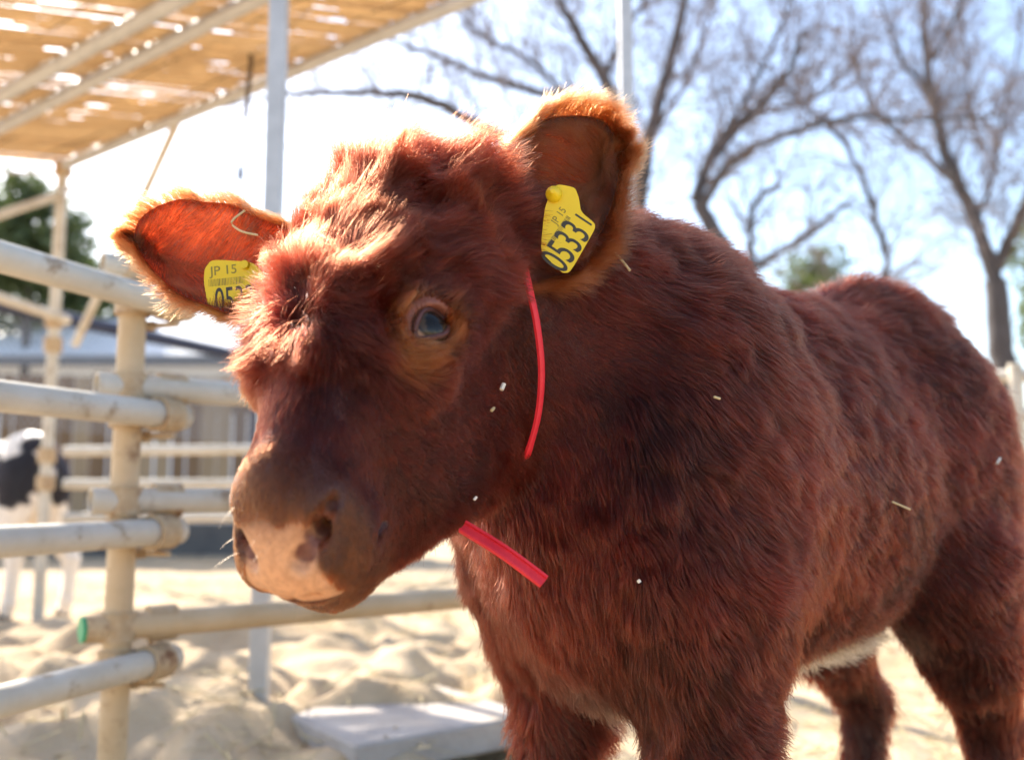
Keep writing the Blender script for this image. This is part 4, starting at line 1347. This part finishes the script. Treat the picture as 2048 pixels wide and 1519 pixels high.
def strap(path, wdir, wd, th, channel=False):
    """a flat band along a path; wdir gives the band's outward side at each point"""
    A = np.array(path); W = np.array(wdir)
    T = unit(np.gradient(A, axis=0)); O = unit(W - T * (W * T).sum(1, keepdims=True)); S_ = np.cross(T, O)
    sec = [(-1, -1), (1, -1), (1, .4), (.55, 1), (-.55, 1), (-1, .4)]
    if channel: sec = [(-1, -1), (1, -1), (1, 1.3), (.62, 1.3), (.55, .1), (-.55, .1), (-.62, 1.3), (-1, 1.3)]
    V = np.stack([A + S_ * a * wd / 2 + O * b * th / 2 for a, b in sec], 1).reshape(-1, 3)
    n = len(A); k = len(sec)
    F = [(i * k + j, i * k + (j + 1) % k, (i + 1) * k + (j + 1) % k, (i + 1) * k + j) for i in range(n - 1) for j in range(k)]
    F += [tuple(range(k - 1, -1, -1)), tuple((n - 1) * k + j for j in range(k))]
    return V, F


a1, a2 = on_coat(1062, 590, 0), on_coat(1066, 890, 0)
a3 = at(945, 1062, H(.12, .0, -.22)[1])
ncen = (H(.03, 0, -.10) + BP(.06, 0, .76)) / 2
npl = unit(np.cross(a2 - a1, a3 - a1))
cen = ncen - npl * ((ncen - a1) @ npl)
e1 = unit((a1 - cen) - npl * ((a1 - cen) @ npl)); e2 = np.cross(npl, e1)
vis = [on_coat(px, py, l) for px, py, l in ((1046, 520, .0), (1060, 580, .010), (1075, 650, .016), (1084, 740, .017), (1078, 825, .016), (1060, 895, .012), (1047, 925, -.004), (1025, 955, -.02))]
vis = list(spline(vis, 31))
ang = lambda p: math.atan2((p - cen) @ e2, (p - cen) @ e1)
t_a, t_b = ang(vis[-1]), ang(vis[0])
sg_ = 1 if ((ang(vis[15]) - t_b) % (2 * math.pi)) < math.pi else -1
span = (sg_ * (t_b - t_a)) % (2 * math.pi)
rest = []
for t in np.linspace(0.06, .96, 44) * span * sg_ + t_a:
    d = e1 * math.cos(t) + e2 * math.sin(t)
    h = bvh.ray_cast(Vector(cen + d * .34), Vector(-d))
    r_ = np.linalg.norm(np.array(h[0]) - cen) if h[0] is not None else .15
    rest.append(min(r_, .20))
rest = np.array(rest)
for _ in range(8): rest[1:-1] = np.maximum(rest[1:-1], (rest[:-2] + rest[2:]) / 2)
path = vis + [cen + (e1 * math.cos(t) + e2 * math.sin(t)) * (r_ + (-.02 if k_ < 12 else .003)) for k_, (t, r_) in enumerate( zip(np.linspace(0.06, .96, 44) * span * sg_ + t_a, rest))]
path.append(path[0])
path = spline(path, 220)
outw = [unit(p - cen) for p in path]
collar = empty('collar', tuple(cen), 'red flat cord tied loosely round the neck with one free end hanging', 'collar')
V, F = strap(path, outw, .0075, .0035)
MB().add(V, F).build('loop', M_red, collar, True)
dn = np.linalg.norm(on_coat(955, 1068, 0) - cam_p)
p0, p1, p2 = at(925, 1052, .82), at(1010, 1105, .808), at(1088, 1163, .80)
pth = spline([p0, p1, p2], 14)
V, F = strap(pth, [unit(cam_p - p) * .8 + up3 * .5 for p in pth], .0112, .0042, True)
MB().add(V, F).build('loose_end', M_red, collar, True)


def bit(pix, lift, r, label, m=M_straw, Y=None):
    P_ = [on_coat(px, py, lift) if Y is None else at(px, py, Y) for px, py in pix]
    if len(P_) > 2: P_ = list(spline(P_, 10))
    o = MB().tube(P_, r, 6).build('straw_bit', m)
    return tag(o, label, 'straw', 'bits of straw caught in the coat')


M_husk = mat('pale_husk', (.62, .56, .46), (.74, .68, .58), 60, .5)
bit([(690, 474), (672, 496), (652, 534)], .034, .0014, 'white curved wisp of straw on the forehead hair', M_husk)
bit([(490, 421), (463, 444), (482, 462), (516, 470)], 0, .0011, 'looped dry stalk at the base of the glowing red ear', M_straw, .868)
bit([(1008, 767), (1003, 779)], .013, .0020, 'stubby cream chip on the cheek before the red cord', M_husk)
bit([(988, 815), (983, 821)], .013, .0014, 'tiny tan crumb just under the cream chip on the cheek', M_straw)
bit([(953, 993), (948, 999)], .016, .0012, 'tiny pale crumb low on the jaw above the cord end', M_husk)
bit([(1228, 503), (1245, 522), (1260, 541)], .030, .0013, 'thin bent stalk on the withers beside the raised ear', M_straw)
bit([(1785, 1003), (1820, 1018)], .036, .0011, 'faint thin stalk lying on the flank', M_straw)
bit([(1428, 793), (1440, 797)], .036, .0012, 'short stalk crumb on the shoulder', M_straw)
bit([(2000, 916), (1994, 926)], .030, .0018, 'pale chip high on the rump edge', M_husk)
bit([(1276, 1159), (1280, 1164)], .034, .0018, 'pale crumb on the chest behind the cord end', M_husk)

# ------------------------------------------------------------------ the black and white calf behind the pen
fw2 = np.array([-.88, .47])
rump = at(118, 950, 4.78)
w2 = rump[:2] + unit(fw2) * .74
tr2, HP2, HAX, hv2 = calf_trunk(w2, fw2, (.02, -.04, .05, -.10))
A2, B2 = HAX[0], HAX[1]
N2_ = unit(A2 * .74 - up3 * .67); F2_ = unit(np.cross(N2_, B2)); F2_ = F2_ * np.sign(F2_[2])
R2 = np.array([N2_, B2, F2_]); O2 = HP2(.34, 0, 1.02)
H2 = lambda n, l, f: O2 + np.array([n, l, f]) @ R2
pr2 = tr2 + [seg(H2(.03, 0, -.09), HP2(.08, 0, .76), .075, .13, .07), seg(H2(.02, 0, -.05), HP2(0, 0, .83), .055, .085, .07)] + head_prims(H2, R2)
for s in (1, -1):
    pr2.append(('e', H2(.02, s * .14, -.05), np.array([unit(B2 * s + F2_ * .1), N2_, F2_]), np.array([.085, .042, .014]), None, .02, 1))
allp = np.concatenate([np.array([p[1]]) for p in pr2])
lo_, hi_ = allp.min(0) - .3, allp.max(0) + .3
hV, hQ = body_surface(pr2, np.arange(lo_[0], hi_[0], .012), np.arange(lo_[1], hi_[1], .012), np.arange(-.01, hi_[2], .012))
hol = empty('calf', (w2[0], w2[1], 0), 'black and white patched calf standing side-on behind the rails', 'calf')
M_pied = bpy.data.materials.new('pied_coat'); M_pied.use_nodes = True
_n = M_pied.node_tree; _a = _n.nodes.new('ShaderNodeAttribute'); _a.attribute_name = 'coat'
_n.links.new(_a.outputs['Color'], _n.nodes['Principled BSDF'].inputs['Base Color']); _n.nodes['Principled BSDF'].inputs['Roughness'].default_value = .75
hb = fast_mesh('body', hV, hQ, [M_pied], hol)
la = (hV[:, :2] - w2) @ HAX[:2, :2].T
spots = [(-.66, .12, .72, .15), (-.42, .14, .74, .13), (-.15, .16, .72, .17), (.05, .12, .80, .14), (-.55, -.12, .75, .2), (-.1, -.15, .7, .22), (.35, .05, .95, .2), (-.60, .02, .86, .07)]
fld = np.max([1 - np.sqrt((la[:, 0] - a) ** 2 + (la[:, 1] - b) ** 2 + (hV[:, 2] - z) ** 2) / (r * 1.04) for a, b, z, r in spots], 0) + .5 * vnoise(hV, 9, 20) + .25 * vnoise(hV, 19, 21)
fld = fld - 1.6 * (1 - sstep(.42, .55, hV[:, 2]))
kb = sstep(-.04, .04, fld)[:, None]
pc = np.array([.80, .72, .63])[None] * (1 - kb) + np.array([.012, .012, .016])[None] * kb
hb.data.attributes.new('coat', 'FLOAT_COLOR', 'POINT').data.foreach_set('color', np.c_[pc, np.ones(len(pc))].astype(np.float32).ravel())
for h_ in hv2: hoof(hol, h_, A2, B2)
for s in (1, -1):
    MB().tube([H2(.163, s * .085, -.036), H2(.163, s * .096, -.034)], [.015, .004], 12).build('eye', M_ink, hol, True)
vh = np.zeros(len(hV) * 3, np.float32); hb.data.vertices.foreach_get('normal', vh); vh = vh.reshape(-1, 3)
NH = 45000
Ph, Th, wh_ = sample_surface(hV, hQ, lambda C: (C[:, 2] > .06) * 1.0, NH, rng)
Nh = unit((vh[Th] * wh_[..., None]).sum(1))
pth_, nr_ = style(Ph, Nh, -A2[None] * .7 + np.array([0, 0, -.6]) + 0 * Nh, np.full(NH, .018), np.full(NH, .25), np.full(NH, .7), rng, NH // 20, .5, K=4)
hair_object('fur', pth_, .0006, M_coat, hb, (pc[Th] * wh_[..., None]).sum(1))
